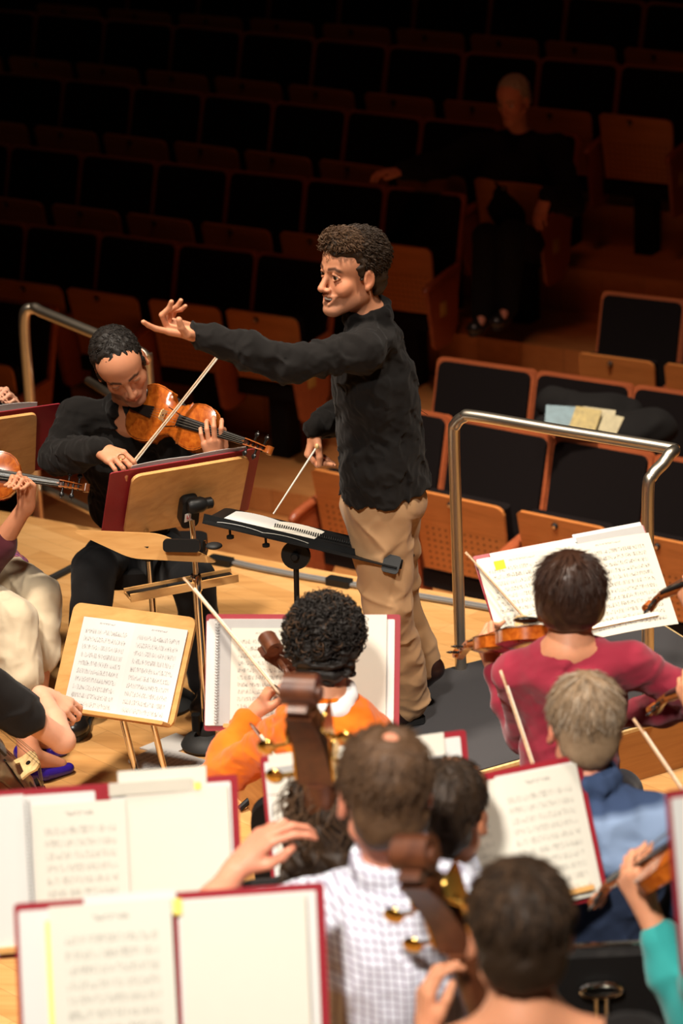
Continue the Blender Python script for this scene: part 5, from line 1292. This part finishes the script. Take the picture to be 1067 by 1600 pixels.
# ------------------------------------------------------------------ the curly-haired cellist in orange
def hand_grip(w, d, n, left, s=1.0, c=62): return hand(w, d, n, left, ((40, c, 40), (42, c + 5, 40), (42, c + 3, 40), (44, c - 6, 38)), 5, ((.7, .55, .5), (.85, .0, .7), (.9, -.2, .5)), s)
hd = Head(Py(508, 1014, 5.95), (-.08, .97, -.22), (0, .1, 1), 1.0)
J = seated(hd, rad(97), .02, .42, .175)
J['ls'] = Py(440, 1152, 5.95); J['rs'] = Py(578, 1150, 5.92)
set_arms(J, le=Py(338, 1222, 6.02), lw=Py(392, 1120, 6.16), re=Py(640, 1235, 6.0), rw=Py(600, 1290, 6.2))
hands = {'l': hand(J['lw'], (.45, .35, .75), (.8, .4, -.35), True, ((30, 60, 40), (32, 62, 40), (34, 60, 40), (36, 50, 40)), 8, ((.8, .5, .3), (.9, .2, .5), (.9, 0, .4)), 1.0),
         'r': hand_grip(J['rw'], (-.2, .3, -.9), (-.8, .2, 0), False)}
cur = person('person with dark curly hair in orange sweater seen from behind playing cello', J, hd, 'warm', None, .006, dict(detail=False), dict(lips=False), hands)
hp = [hd.ell((0, -.020, .050), (.098, .108, .098), .02), hd.ell((0, -.060, -.020), (.086, .060, .072), .04), hd.ell((0, .115, -.030), (.090, .075, .090), .012, '-')]
hair_shell(hd, hp, 'hair_black', cur, .0045, .0085, 130, 9)
locks(hd, 'hair_black', cur, 1500, .040, .0034, 31, 'x', .009, ax=(.098, .108, .098), cen=(0, -.02, .05), zmin=-.07, front=.08, lift=.45, segs=9)
locks(hd, 'hair_brown', cur, 160, .040, .0028, 33, 'x', .009, ax=(.100, .110, .100), cen=(0, -.02, .05), zmin=-.05, front=.08, lift=.5, segs=9)
tp_ = top_prims(J, .92, .95, .016, 1.05); cloth('sweater', tp_, 'sweater_orange', cur, .0065, .0055, 13, 42, (J['lw'] - J['le'], 1.2))
cloth('collar', ring(J['neck'] + V(0, 0, .012), J['neck'] - J['pelvis'] - V(0, .12, 0), .068, .018, .066, 12, .02) + [ell(J['neck'] + V(0, -.045, -.020), (.078, .035, .030), np.eye(3), .03)], 'collar_white', cur, .005)
cloth('trousers', leg_prims(J), 'trouser_dark', cur, .009)
orch_chair(J['pelvis'] + V(.02, -.03, 0), rad(7), 'black chair of the curly-haired cellist, mostly hidden', .38, .80)
sc_ = Py(424, 1006, 6.12); cdn = unit(V(.11, .42, -.90)); cyd = -cdn; czd = unit(V(.85, .40, .35)); Zc = basis(None, cyd, czd).T[2]
K = 2.13; oc = sc_ + cdn * (.355 / 2 + .13 + .086) * K + Zc * (.018 * K - .06)
instrument('cello', oc, cyd, czd, K, 'reddish-brown cello whose scroll rises left of the curly-haired player', 'cello_varnish', .11, 'scroll_dark', chin=False)
bow(Py(446, 1096, 5.98), Py(290, 907, 6.30), 'pale bow pointing up left in front of the orange-sweater player\'s folder')
bow(Py(478, 1260, 5.3), Py(393, 1134, 5.55), 'short visible bow tip beside the orange sweater and the near bass scroll', mat='bow_brown')

# ------------------------------------------------------------------ the violinist in the red sweater
hd = Head(Py(891, 936, 5.76), (-.05, .97, -.20), (.03, .08, 1), .99)
J = seated(hd, rad(92), -.02, .45, .175)
J['ls'] = Py(806, 1052, 5.76); J['rs'] = Py(983, 1036, 5.74); J['pelvis'] = V(-.36, 5.74, .60); J['chest'] = Py(892, 1085, 5.77)
for a, s_ in (('l', -1), ('r', 1)): J[a + 'h'] = J['pelvis'] + V(.09 * s_, .0, -.04)
set_arms(J, le=Py(820, 1148, 5.90), lw=Py(772, 1040, 6.04), re=Py(1092, 1092, 5.80), rw=Py(968, 1120, 6.0))
vt, vh = Py(860, 988, 5.80), Py(764, 1010, 6.08); vd = unit(vh - vt); vc = (vt + vh) / 2
hands = {'l': hand(J['lw'], (-.45, .55, .65), (.75, .6, .0), True, ((50, 65, 40), (50, 65, 40), (50, 62, 40), (50, 52, 40)), 5, ((.8, .5, .1), (.9, .3, .2), (.9, .2, .3)), .95),
         'r': hand_grip(J['rw'], (-.6, .1, -.3), (0, .2, -1), False, .95)}
red = person('person with short dark bob in crimson sweater seen from behind playing violin', J, hd, 'warm', None, .006, dict(detail=False), dict(lips=False), hands)
hp = [hd.ell((0, -.018, .044), (.088, .107, .092), .02), hd.ell((0, -.050, -.022), (.083, .066, .062), .04), hd.ell((0, .115, -.030), (.080, .075, .095), .012, '-')]
for x in (1, -1): hp.append(hd.ell((x * .072, .004, -.010), (.020, .040, .055), .03))
hp.append(hd.ell((0, -.04, -.152), (.14, .16, .068), .03, '-'))
hair_shell(hd, hp, 'hair_chestnut', red, .0045, .0015, 120, 12)
locks(hd, 'hair_chestnut', red, 1600, .060, .0018, 41, 'crown', 0, ax=(.0875, .1065, .0915), cen=(0, -.018, .044), zmin=-.02, front=.07, lift=.015)
tp_ = top_prims(J, .88, .96, .010, .93, arm=.98); cloth('sweater', tp_, 'sweater_red', red, .0062, .0042, 15, 30, (J['lw'] - J['le'], 2.0))
cloth('trousers', leg_prims(J), 'trouser_dark', red, .009)
instrument('violin', vc, vd, (.28, -.10, .95), 1.0, 'brown violin held by the red-sweater player, scroll before the podium rail post')
bow(Py(945, 1105, 5.97), Py(731, 867, 6.40), 'bow of the red-sweater violinist, tip over the tilted folder')
orch_chair(V(-.10, 5.60, 0), rad(12), 'black chair back to the right behind the red-sweater violinist', .42, .92, .44)

# ------------------------------------------------------------------ grey-haired player in the blue fleece
hd = Head(Py(913, 1137, 5.05), (-.22, .95, -.20), (.02, .08, 1), 1.04)
J = seated(hd, rad(100), .02, .45, .195); J['ls'] = Py(838, 1262, 5.08); J['rs'] = Py(1020, 1290, 5.0)
set_arms(J, le=Py(800, 1400, 5.15), lw=Py(830, 1300, 5.35), re=Py(1075, 1400, 5.05), rw=Py(1000, 1430, 5.3))
hands = {'l': hand_grip(J['lw'], (0, .6, .5), (.7, .3, 0), True), 'r': hand_grip(J['rw'], (-.7, .4, 0), (0, 0, -1), False)}
gr = person('grey-haired person in blue fleece with pale band seen from behind', J, hd, 'ruddy', None, .0065, dict(detail=False), dict(lips=False), hands)
hp = [hd.ell((0, -.022, .048), (.082, .100, .087), .02), hd.ell((0, -.062, -.022), (.068, .048, .060), .03), hd.ell((0, .105, -.015), (.082, .080, .090), .012, '-')]
for x in (1, -1): hp.append(hd.ell((x * .088, -.004, -.004), (.022, .021, .030), .004, '-'))
hair_shell(hd, hp, 'hair_greybrown', gr, .0045, .0015, 150, 14)
locks(hd, 'hair_greybrown', gr, 1500, .042, .0018, 51, 'crown', .001, ax=(.083, .101, .088), cen=(0, -.022, .048), zmin=-.09, front=.05, lift=.05)
locks(hd, 'hair_grey', gr, 400, .042, .0018, 53, 'crown', .001, ax=(.084, .102, .089), cen=(0, -.022, .048), zmin=-.02, front=.05, lift=.05)
cloth('fleece', top_prims(J, 1.0, 1.0, .024, 1.12) + collar(J, hd, .060, .010, False), 'fleece_blue', gr, .0068, .006, 17, 24)
cloth('trousers', leg_prims(J), 'trouser_dark', gr, .01)
orch_chair(V(-.245, 4.85, 0), rad(6), 'near black chair with chrome ring handle below the blue fleece', .45, .94, .46)
bow(Py(845, 1235, 5.3), Py(784, 1054, 5.55), 'bow rising between the podium carpet and the red sweater')

# ------------------------------------------------------------------ bass player in the checked shirt
hd = Head(Py(600, 1243, 4.22), (-.30, .93, -.12), (.02, .05, 1), 1.10)
J = seated(hd, rad(102), -.02, .72, .19); J['ls'] = Py(530, 1418, 4.25); J['rs'] = Py(706, 1408, 4.17); J['neck'] = Py(614, 1350, 4.22)
set_arms(J, le=Py(310, 1450, 4.3), lw=Py(368, 1358, 4.44), re=Py(748, 1575, 4.16), rw=Py(690, 1660, 4.3))
hands = {'l': hand(J['lw'], (.62, .35, .62), (.35, .25, -.55), True, ((20, 30, 25), (28, 35, 25), (30, 50, 30), (34, 45, 30)), 14, ((.7, .5, .4), (.9, -.1, .5), (1, -.3, .3)), 1.08),
         'r': hand_grip(J['rw'], (-.7, .4, 0), (0, 0, -1), False)}
chk = person('brown-haired person with thinning crown in checked shirt seen from behind', J, hd, 'ruddy', None, .0065, dict(detail=False), dict(lips=False), hands)
hp = [hd.ell((0, -.020, .050), (.082, .100, .086), .02), hd.ell((0, -.062, -.022), (.068, .048, .058), .03), hd.ell((0, .105, -.015), (.082, .080, .090), .012, '-'), hd.ell((.012, -.045, .155), (.026, .030, .035), .01, '-')]
for x in (1, -1): hp.append(hd.ell((x * .088, -.004, -.004), (.022, .024, .034), .004, '-'))
hair_shell(hd, hp, 'hair_brown', chk, .0045, .0028, 100, 16)
locks(hd, 'hair_brown', chk, 1100, .040, .002, 61, 'crown', .003, ax=(.083, .101, .087), cen=(0, -.020, .050), zmin=-.09, front=.05, lift=.07, keep=lambda p: (np.hypot(p[:, 0] - .012, p[:, 1] + .045) > .034) | (p[:, 2] < .06))
cloth('shirt', top_prims(J, .06, 1.0, .022, 1.02) + collar(J, hd, .066, .012, False), 'shirt_check', chk, .0068, .006, 19, 26)
cloth('trousers', leg_prims(J), 'trouser_dark', chk, .01)
def stool(c, h, label):
    r = empty('bass_stool', V(c[0], c[1], 0), label, 'stool', 'bass stools')
    c = V(c[0], c[1], 0); MB().lathe([(.16, 0), (.17, .012), (.17, .04), (.15, .055)], c + V(0, 0, h - .055), (0, 0, 1), 24).build('seat', 'rubber', r, True)
    for k in range(4):
        a = rad(45 + 90 * k); MB().tube([c + V(math.cos(a) * .11, math.sin(a) * .11, h - .05), c + V(math.cos(a) * .19, math.sin(a) * .19, .012)], .013, 8).build('leg', 'black_metal', r, True)
    MB().tube([c + V(math.cos(a) * .165, math.sin(a) * .165, .24) for a in np.linspace(0, 6.283, 25)], .008, 8, False).build('foot_ring', 'chrome', r, True)
stool(J['pelvis'], .72, 'high black stool under the bass player in the checked shirt')
K = 3.1; sc_ = Py(452, 1120, 4.50); cyd = unit(V(-.02, -.14, 1)); czd = unit(V(.1, .95, .15)); Zc = basis(None, cyd, czd).T[2]
oc = sc_ - cyd * (.355 / 2 + .13 + .086) * K + Zc * .018 * K
instrument('double_bass', oc, cyd, czd, K, 'double bass whose brass-geared pegbox stands beside the checked-shirt player\'s hand', 'cello_varnish', .19, 'scroll_dark', chin=False, machine=True)

# ------------------------------------------------------------------ nearest bass player, lower right
hd = Head(Py(812, 1462, 3.55), (-.20, .95, -.16), (.02, .05, 1), 1.06)
J = seated(hd, rad(98), -.02, .72, .19)
set_arms(J, le=Py(650, 1700, 3.75), lw=Py(668, 1622, 3.92), re=Py(1000, 1800, 3.6), rw=Py(900, 1850, 3.8))
hands = {'l': hand(J['lw'], (-.05, .25, .95), (.75, .35, -.1), True, ((25, 45, 35), (35, 55, 40), (38, 55, 40), (40, 50, 35)), 8, ((.8, .55, .2), (.9, .2, .4), (.9, 0, .4)), 1.05),
         'r': hand_grip(J['rw'], (-.7, .4, 0), (0, 0, -1), False)}
nr = person('nearest person, short dark-brown hair and bare neck, seen from behind at lower right', J, hd, 'warm', None, .0065, dict(detail=False), dict(lips=False), hands)
hp = [hd.ell((0, -.018, .048), (.084, .102, .088), .02), hd.ell((0, -.060, -.018), (.070, .050, .060), .03), hd.ell((0, .105, -.015), (.084, .080, .090), .012, '-')]
for x in (1, -1): hp.append(hd.ell((x * .088, -.004, -.008), (.022, .024, .034), .004, '-'))
hair_shell(hd, hp, 'hair_darkbrown', nr, .0045, .0025, 100, 18)
locks(hd, 'hair_darkbrown', nr, 1300, .034, .0018, 71, 'crown', .001, ax=(.085, .103, .089), cen=(0, -.018, .048), zmin=-.09, front=.05, lift=.08)
locks(hd, 'hair_brown', nr, 260, .034, .0018, 72, 'crown', .001, ax=(.086, .104, .090), cen=(0, -.018, .048), zmin=.06, front=.05, lift=.08)
tp_ = top_prims(J, .0, .0, .012, 1.0) + [ell(J['neck'] + V(0, -.0, .03), (.15, .12, .085), np.eye(3), .02, '-')]
cloth('shirt', tp_, 'tee_black', nr, .0075, .004, 23, 26); cloth('trousers', leg_prims(J), 'trouser_dark', nr, .01)
stool(J['pelvis'], .72, 'high black stool under the nearest player at lower right')
sc_ = Py(618, 1388, 3.82); cyd = unit(V(-.22, -.14, 1)); czd = unit(V(.25, .90, .2)); Zc = basis(None, cyd, czd).T[2]
oc = sc_ - cyd * (.355 / 2 + .13 + .086) * K + Zc * .018 * K
instrument('double_bass', oc, cyd, czd, K, 'nearest double bass, rounded scroll before the checked shirt', 'cello_varnish', .19, 'scroll_dark', chin=False, machine=True)

# ------------------------------------------------------------------ dark-haired players behind the checked shirt
hd = Head(Py(704, 1272, 4.62), (.30, .93, -.12), (.02, .05, 1), 1.02)
J = seated(hd, rad(85), .0, .5, .18); set_arms(J, le=J['ls'] + V(-.05, .12, -.26), lw=J['ls'] + V(.05, .3, -.16), re=J['rs'] + V(.06, .12, -.26), rw=J['rs'] + V(-.05, .3, -.2))
bd = person('dark-haired person with receding hair in pale shirt, half hidden by the checked-shirt player', J, hd, 'tan', None, .0065, dict(detail=False), dict(lips=False), {'l': hand_grip(J['lw'], (0, .6, .5), (.7, .3, 0), True), 'r': hand_grip(J['rw'], (-.7, .4, 0), (0, 0, -1), False)})
hp = [hd.ell((0, -.022, .048), (.081, .099, .084), .02), hd.ell((0, -.062, -.022), (.068, .048, .058), .03), hd.ell((0, .100, -.005), (.082, .085, .095), .012, '-'), hd.ell((0, .03, .158), (.045, .05, .04), .01, '-')]
for x in (1, -1): hp.append(hd.ell((x * .088, -.004, -.004), (.022, .021, .030), .004, '-'))
hair_shell(hd, hp, 'hair_darkbrown', bd, .0045, .003, 140, 20)
locks(hd, 'hair_darkbrown', bd, 1000, .030, .0018, 81, 'crown', .001, ax=(.082, .100, .085), cen=(0, -.022, .048), zmin=-.06, front=.02, lift=.2)
cloth('shirt', top_prims(J, 1, 1, .018, 1.0) + collar(J, hd, .064, .012, False), 'shirt_pale', bd, .008, .005, 27, 26); cloth('trousers', leg_prims(J), 'trouser_dark', bd, .011)

hd = Head(Py(516, 1280, 4.78), (-.1, .95, -.12), (.02, .05, 1), .98)
J = seated(hd, rad(92), .0, .45, .165); set_arms(J, le=J['ls'] + V(-.05, .12, -.26), lw=J['ls'] + V(.05, .3, -.16), re=J['rs'] + V(.06, .12, -.26), rw=J['rs'] + V(-.05, .3, -.2))
lg = person('person with long dark wavy hair between the near bass scroll and the checked shirt', J, hd, 'warm', None, .007, dict(detail=False), dict(lips=False), {'l': hand_grip(J['lw'], (0, .6, .5), (.7, .3, 0), True), 'r': hand_grip(J['rw'], (-.7, .4, 0), (0, 0, -1), False)})
hp = [hd.ell((0, -.020, .048), (.088, .104, .090), .02), hd.cap((0, -.055, 0), (0, -.095, -.20), .075, .070, .04), hd.cap((-.055, -.03, -.02), (-.075, -.07, -.20), .045, .04, .04), hd.cap((.055, -.03, -.02), (.075, -.07, -.20), .045, .04, .04), hd.ell((0, .115, -.03), (.080, .075, .100), .012, '-')]
hair_shell(hd, hp, 'hair_darkbrown', lg, .005, .008, 90, 22)
locks(hd, 'hair_brown', lg, 260, .10, .003, 91, 'down', .010, ax=(.090, .106, .092), cen=(0, -.02, .048), zmin=-.06, front=.06, lift=.1, segs=10)
cloth('shirt', top_prims(J, 1, 1, .014, .95), 'tee_black', lg, .009, .004, 29, 26); cloth('trousers', leg_prims(J), 'trouser_dark', lg, .011)

# ------------------------------------------------------------------ players cut by the frame: right side
def side_player(headp, yaw, label, sleeve, lw_, le_, hdir, hnorm, vio_a, vio_c, vz, viol_label, skin='warm', cut=.8, res=.0075, s=.95, seat=.45, curls=((45, 62, 40), (45, 64, 40), (46, 60, 40), (48, 50, 40)), trouser='trouser_dark', hairm='hair_brown', rwo=None):
    hd = Head(headp, (math.cos(yaw), math.sin(yaw), -.25), (0, 0, 1), 1.0)
    J = seated(hd, yaw, .0, seat, .175); r_ = J['r']; f = J['f']
    J['lw'] = V(*lw_); J['le'] = V(*le_); J['re'] = J['rs'] + r_ * .12 + f * .05 - V(0, 0, .22); J['rw'] = J['rs'] + f * .3 - V(0, 0, .15)
    b = person(label, J, hd, skin, None, res, dict(detail=False), dict(lips=False), {'l': hand(J['lw'], hdir, hnorm, True, curls, 5, ((.8, .55, .1), (.9, .3, .2), (.9, .2, .3)), s), 'r': hand_grip(J['rw'], (0, .5, -.3), (0, 0, -1), False)})
    hair_shell(hd, [hd.ell((0, -.02, .048), (.083, .101, .087), .02), hd.ell((0, .105, -.015), (.084, .080, .090), .012, '-')], hairm, b, .007, .003, 110, 30)
    cloth('sweater', top_prims(J, cut, 1, .014, 1.0), sleeve, b, .0085, .005, 31, 30); cloth('trousers', leg_prims(J), trouser, b, .011)
    a, c = V(*vio_a), V(*vio_c); d = unit(a - c)
    instrument('violin', a - d * .40, d, vz, 1.0, viol_label)
    return b, J
side_player(Py(1262, 1215, 4.36), rad(110), 'person cut off by the right edge, teal sleeve raised to hold a violin neck', 'sleeve_teal', Py(1012, 1425, 4.48), Py(1085, 1590, 4.38), (-.45, .25, .75), (.35, .8, .3), Py(928, 1408, 4.62), Py(1120, 1308, 4.36), (.15, -.35, .9), 'violin with dark pegs held by the hand with the teal sleeve', cut=.72, s=1.0)
side_player(Py(1260, 845, 5.65), rad(115), 'person beyond the right edge, hand on the violin neck over the tilted folder', 'tee_black', Py(1092, 965, 5.88), Py(1150, 1080, 5.8), (-.35, .25, .8), (.3, .8, .1), Py(1010, 948, 6.02), Py(1160, 896, 5.78), (.25, -.45, .85), 'violin scroll at the right edge before the tilted folder')
side_player(Py(1260, 1010, 5.2), rad(112), 'person beyond the right edge, hand on the violin neck beside the grey-haired player', 'tee_black', Py(1092, 1118, 5.42), Py(1150, 1220, 5.3), (-.35, .25, .8), (.3, .8, .1), Py(1018, 1108, 5.56), Py(1165, 1062, 5.30), (.15, -.35, .9), 'orange-lit violin scroll at the right edge above the wooden podium side')
bow(Py(1130, 1330, 5.05), Py(993, 1128, 5.42), 'pale bow crossing the right edge in front of the podium side')

# ------------------------------------------------------------------ players cut by the frame: left side
hd = Head(Py(-150, 600, 7.85), (.75, -.5, -.4), (0, 0, 1), 1.0)
J = seated(hd, rad(-38), -.0, .44, .17)
J['lk'] = Pz(62, 932, .51); J['rk'] = Pz(22, 968, .51); J['pelvis'] = V(-2.72, 7.86, .52); J['lh'] = J['pelvis'] + V(.05, .09, 0); J['rh'] = J['pelvis'] + V(-.05, -.09, 0)
J['la'] = Pz(52, 1150, .10); J['ra'] = Pz(46, 1182, .10); J['lt'] = Pz(92, 1168, .03); J['rt'] = Pz(100, 1196, .03)
J['le'] = Py(-35, 905, 7.45); J['lw'] = Py(42, 788, 7.44); J['re'] = J['rs'] + V(-.1, 0, -.25); J['rw'] = Py(-60, 800, 7.4)
kp = person('person in cream capri trousers and blue pumps cut off by the left edge, playing violin', J, hd, 'warm', None, .0058, dict(detail=False), dict(lips=False),
       {'l': hand(J['lw'], (.12, -.05, 1), (-.35, -.85, .3), True, ((62, 75, 45), (62, 75, 45), (62, 72, 45), (60, 60, 40)), 4, ((.8, .4, -.2), (1, -.1, .2), (.9, -.2, .3)), .97), 'r': hand_grip(J['rw'], (.5, -.3, -.3), (0, 0, -1), False)})
hair_shell(hd, [hd.ell((0, -.02, .048), (.083, .101, .087), .02), hd.ell((0, .105, -.015), (.084, .080, .090), .012, '-')], 'hair_brown', kp, .007, .003, 110, 30)
cloth('cardigan', top_prims(J, .50, .9, .010, .95), 'sleeve_maroon', kp, .0075, .004, 33, 30)
mt = J['lh'] * .42 + J['lk'] * .58; mt2 = J['rh'] * .5 + J['rk'] * .5
cloth('tunic', [ell(J['pelvis'] + V(0, 0, .04), (.17, .17, .12), np.eye(3), .04), cap(J['lh'] + V(0, 0, .03), mt + V(0, 0, .012), .092, .082, .03), cap(J['rh'] + V(0, 0, .03), mt2 + V(0, 0, .01), .092, .080, .03)], 'top_patterned', kp, .0075, .004, 34, 30)
cloth('trousers', leg_prims(J, .42, .020, .030), 'capri_cream', kp, .0060, .0045, 35, 30)
def pump(par, ankle, toe):
    a, t = V(*ankle), V(*toe); a = V(a[0], a[1], .03); d = unit(t - a); up = V(0, 0, 1)
    p = [cap(a - d * .04 + up * .005, t, .027, .014, .02, up, 1.0), cap(a + d * .05, t - d * .01, .034, .020, .02, up, 1.3), cap(a - d * .045 + up * .02, a - d * .035, .026, .026, .02), ell(a + d * .0 + up * .045, (.032, .055, .035), basis(None, d, up), .008, '-')]
    Vv, Fq = sdf_mesh(p, .004); np_mesh('pump', Vv, fix(Vv, Fq), 'shoe_blue', par)
pump(kp, J['la'], Pz(99, 1172, .02)); pump(kp, J['ra'], Pz(108, 1200, .02))
va, vb = Py(135, 762, 7.52), Py(-45, 738, 7.50); d_ = unit(va - vb)
instrument('violin', va - d_ * .395, d_, (-.02, -.86, .5), 1.0, 'violin at the left edge with curled hand at its neck, scroll before the black-clad arm')

hd = Head(Py(-230, 520, 8.1), (.7, -.6, -.3), (0, 0, 1), 1.0)
J = seated(hd, rad(-40), .0, .46, .175); J['le'] = Py(-80, 740, 7.95); J['lw'] = Py(12, 655, 7.98); J['re'] = J['rs'] + V(-.1, 0, -.25); J['rw'] = Py(-160, 700, 7.8)
k2 = person('person beyond the left edge whose fingers show over the white music edge', J, hd, 'pale', None, .0075, dict(detail=False), dict(lips=False),
       {'l': hand(J['lw'], (.30, -.1, .9), (-.35, -.85, .3), True, ((50, 75, 45), (50, 75, 45), (50, 72, 45), (50, 60, 40)), 4, ((.8, .4, -.2), (1, -.1, .2), (.9, -.2, .3)), 1.0), 'r': hand_grip(J['rw'], (.5, -.3, -.3), (0, 0, -1), False)})
hair_shell(hd, [hd.ell((0, -.02, .048), (.083, .101, .087), .02), hd.ell((0, .105, -.015), (.084, .080, .090), .012, '-')], 'hair_brown', k2, .007, .003, 110, 30)
cloth('shirt', top_prims(J, .9, 1, .014, 1.0), 'tee_black', k2, .0085, .004, 36, 30); cloth('trousers', leg_prims(J), 'trouser_dark', k2, .011)
va, vb = Py(86, 662, 8.0), Py(-92, 612, 7.95); d_ = unit(va - vb)
instrument('violin', va - d_ * .40, d_, (-.02, -.8, .55), 1.0, 'violin scroll with dark pegs behind the stand at the left edge')

hd = Head(Py(-130, 880, 6.35), (.45, .85, -.3), (0, 0, 1), 1.0)
J = seated(hd, rad(60), .0, .44, .19); J['rs'] = Py(-48, 1060, 6.35); J['rk'] = J['rk'] + V(-.45, -.1, 0); J['ra'] = J['ra'] + V(-.6, -.1, 0); J['rt'] = J['rt'] + V(-.6, -.1, 0); J['lk'] = J['lk'] + V(-.5, 0, 0); J['la'] = J['la'] + V(-.5, 0, 0); J['lt'] = J['lt'] + V(-.5, 0, 0); J['ls'] = J['rs'] + V(-.35, .12, .0); J['re'] = Py(98, 1158, 6.52); J['rw'] = Py(66, 1086, 6.74); J['le'] = J['ls'] + V(-.1, .1, -.2); J['lw'] = J['ls'] + V(0, .35, .0)
k3 = person('person in black T-shirt cut off by the left edge, bare forearm bowing a cello', J, hd, 'pale', None, .0058, dict(detail=False), dict(lips=False),
       {'r': hand(J['rw'], (.62, .1, -.45), (-.1, .5, -.8), False, ((25, 45, 25), (28, 48, 30), (30, 50, 30), (30, 45, 30)), 5, ((.6, .5, .5), (.8, .1, .6), (.9, -.1, .4)), 1.0), 'l': hand_grip(J['lw'], (0, .3, .8), (.8, 0, 0), True)})
hair_shell(hd, [hd.ell((0, -.02, .048), (.083, .101, .087), .02), hd.ell((0, .105, -.015), (.084, .080, .090), .012, '-')], 'hair_black', k3, .007, .003, 110, 30)
tp_ = top_prims(J, 0, 0, .015, 1.1) + [cap(J['rs'], J['rs'] * .42 + J['re'] * .58, .070, .060, .03)]
cloth('shirt', tp_, 'tee_black', k3, .0065, .005, 37, 28); cloth('trousers', leg_prims(J), 'trouser_dark', k3, .011)
K = 2.13; cyd = unit(V(-.30, -.45, .84)); czd = unit(V(.80, .35, .30)); Bq = basis(None, cyd, czd); oc = Py(40, 1196, 6.58) - Bq[:, 2] * .115 + Bq[:, 1] * .038
instrument('cello', oc, cyd, czd, K, 'dark red-brown cello with pale bridge below the black T-shirt at the left edge', 'cello_varnish', .11, 'scroll_dark', chin=False)
m = MB()
for q in (-1.5, -.5, .5, 1.5): m.ball(oc + Bq[:, 1] * -.175 + Bq[:, 2] * .105 + Bq[:, 0] * q * .012, .008, 8)
tag(m.build('fine_tuners', 'black_plastic'), 'black fine tuners at the tailpiece of the cello at the left edge', 'tuner')
bow(Py(122, 1103, 6.80), Py(-260, 1170, 6.95), 'dark-frogged bow held by the bare forearm at the left edge', mat='bow_brown')

# ------------------------------------------------------------------ listener in the dark hall
hd = Head(Py(802, 158, 14.05), (-.42, -.86, -.20), (.02, .1, 1), 1.12)
J = dict(neck=Py(812, 208, 14.15), ls=Py(868, 232, 14.1), rs=Py(745, 228, 14.15), pelvis=Py(812, 372, 14.1), chest=Py(808, 270, 14.15),
         le=Py(892, 318, 13.85), lw=Py(855, 305, 13.62), re=Py(690, 258, 13.95), rw=Py(628, 268, 13.7), lh=Py(838, 385, 14.0), rh=Py(790, 385, 14.0),
         lk=Py(800, 365, 13.45), rk=Py(760, 370, 13.45), la=Py(790, 480, 13.45), ra=Py(755, 490, 13.4))
aud = person('grey-haired listener in dark clothes sitting alone in the dark seats', J, hd, 'ruddy', None, .0085, dict(), dict(brow=srgb(120, 110, 100)),
      {'l': hand(J['lw'], (-.35, -.35, -.85), (.4, .5, -.2), True, ((15, 20, 15),) * 4, 4, ((.8, .4, .1), (.9, .2, .2), (1, 0, .2)), 1.15), 'r': hand(J['rw'], (-.7, -.4, .1), (0, 0, -1), False, ((15, 30, 25),) * 4, 6, ((.8, .5, .2), (.9, .2, .3), (1, 0, .2)), 1.15)}, gaze=(0, 1, 0))
hp = [hd.ell((0, -.022, .052), (.082, .099, .088), .02), hd.ell((0, -.060, -.010), (.068, .048, .060), .03), hd.ell((0, .108, -.008), (.082, .080, .092), .012, '-'), hd.ell((0, -.02, -.15), (.09, .12, .07), .01, '-')]
hair_shell(hd, hp, 'hair_grey', aud, .006, .003, 150, 40)
cloth('jacket', top_prims(J, .97, .95, .04, 1.15), 'jacket_dark', aud, .011, .006, 41, 22); cloth('trousers', leg_prims(J, 1, .03), 'jacket_dark', aud, .012)
shoe(aud, J['la'] + V(0, 0, -.03), J['la'] + V(-.05, -.17, -.05), 'shoe_black', res=.009); shoe(aud, J['ra'] + V(0, 0, -.03), J['ra'] + V(-.05, -.17, -.05), 'shoe_black', res=.009)

# coats and magazines on the seats behind the podium rail
c0 = Py(930, 635, 10.95)
cp = [ell(Py(900, 665, 11.0), (.20, .16, .10), np.eye(3), .08), ell(Py(990, 672, 10.95), (.22, .16, .11), np.eye(3), .08), cap(Py(862, 628, 11.2), Py(985, 640, 11.2), .07, .07, .08)]
Vv, Fq = sdf_mesh(cp, .014, (lambda f: (lambda P: -.02 * f(P)))(waves(7, 14, 50)), .04)
tag(np_mesh('black_coat', Vv, fix(Vv, Fq), 'jacket_dark'), 'heap of black coats laid over the seats behind the podium rail', 'coat')
for i, (px, py, y, w_, h_, yaw, mt, lb) in enumerate([(880, 652, 10.62, .17, .12, .1, 'magazine_blue', 'blue-grey magazine lying leftmost on the coats'), (915, 655, 10.60, .13, .12, -.2, 'magazine_yellow', 'yellow patterned brochure in the middle of the coats'),
        (935, 646, 10.66, .16, .05, -.1, 'magazine_cream', 'cream leaflet standing behind the other magazines on the coats'), (950, 662, 10.60, .13, .10, -.35, 'magazine_cream', 'pale magazine lying rightmost on the coats'), (860, 668, 10.58, .05, .05, .3, 'magazine_cream', 'small cream card below the magazines on the coats')]):
    u_, v_, n_ = fr3(yaw, .9, -.1); tag(MB().prism(rrect(w_, h_, .004), .006, Py(px, py, y), u_, v_, n_).build('magazine', mt), lb, 'magazine')
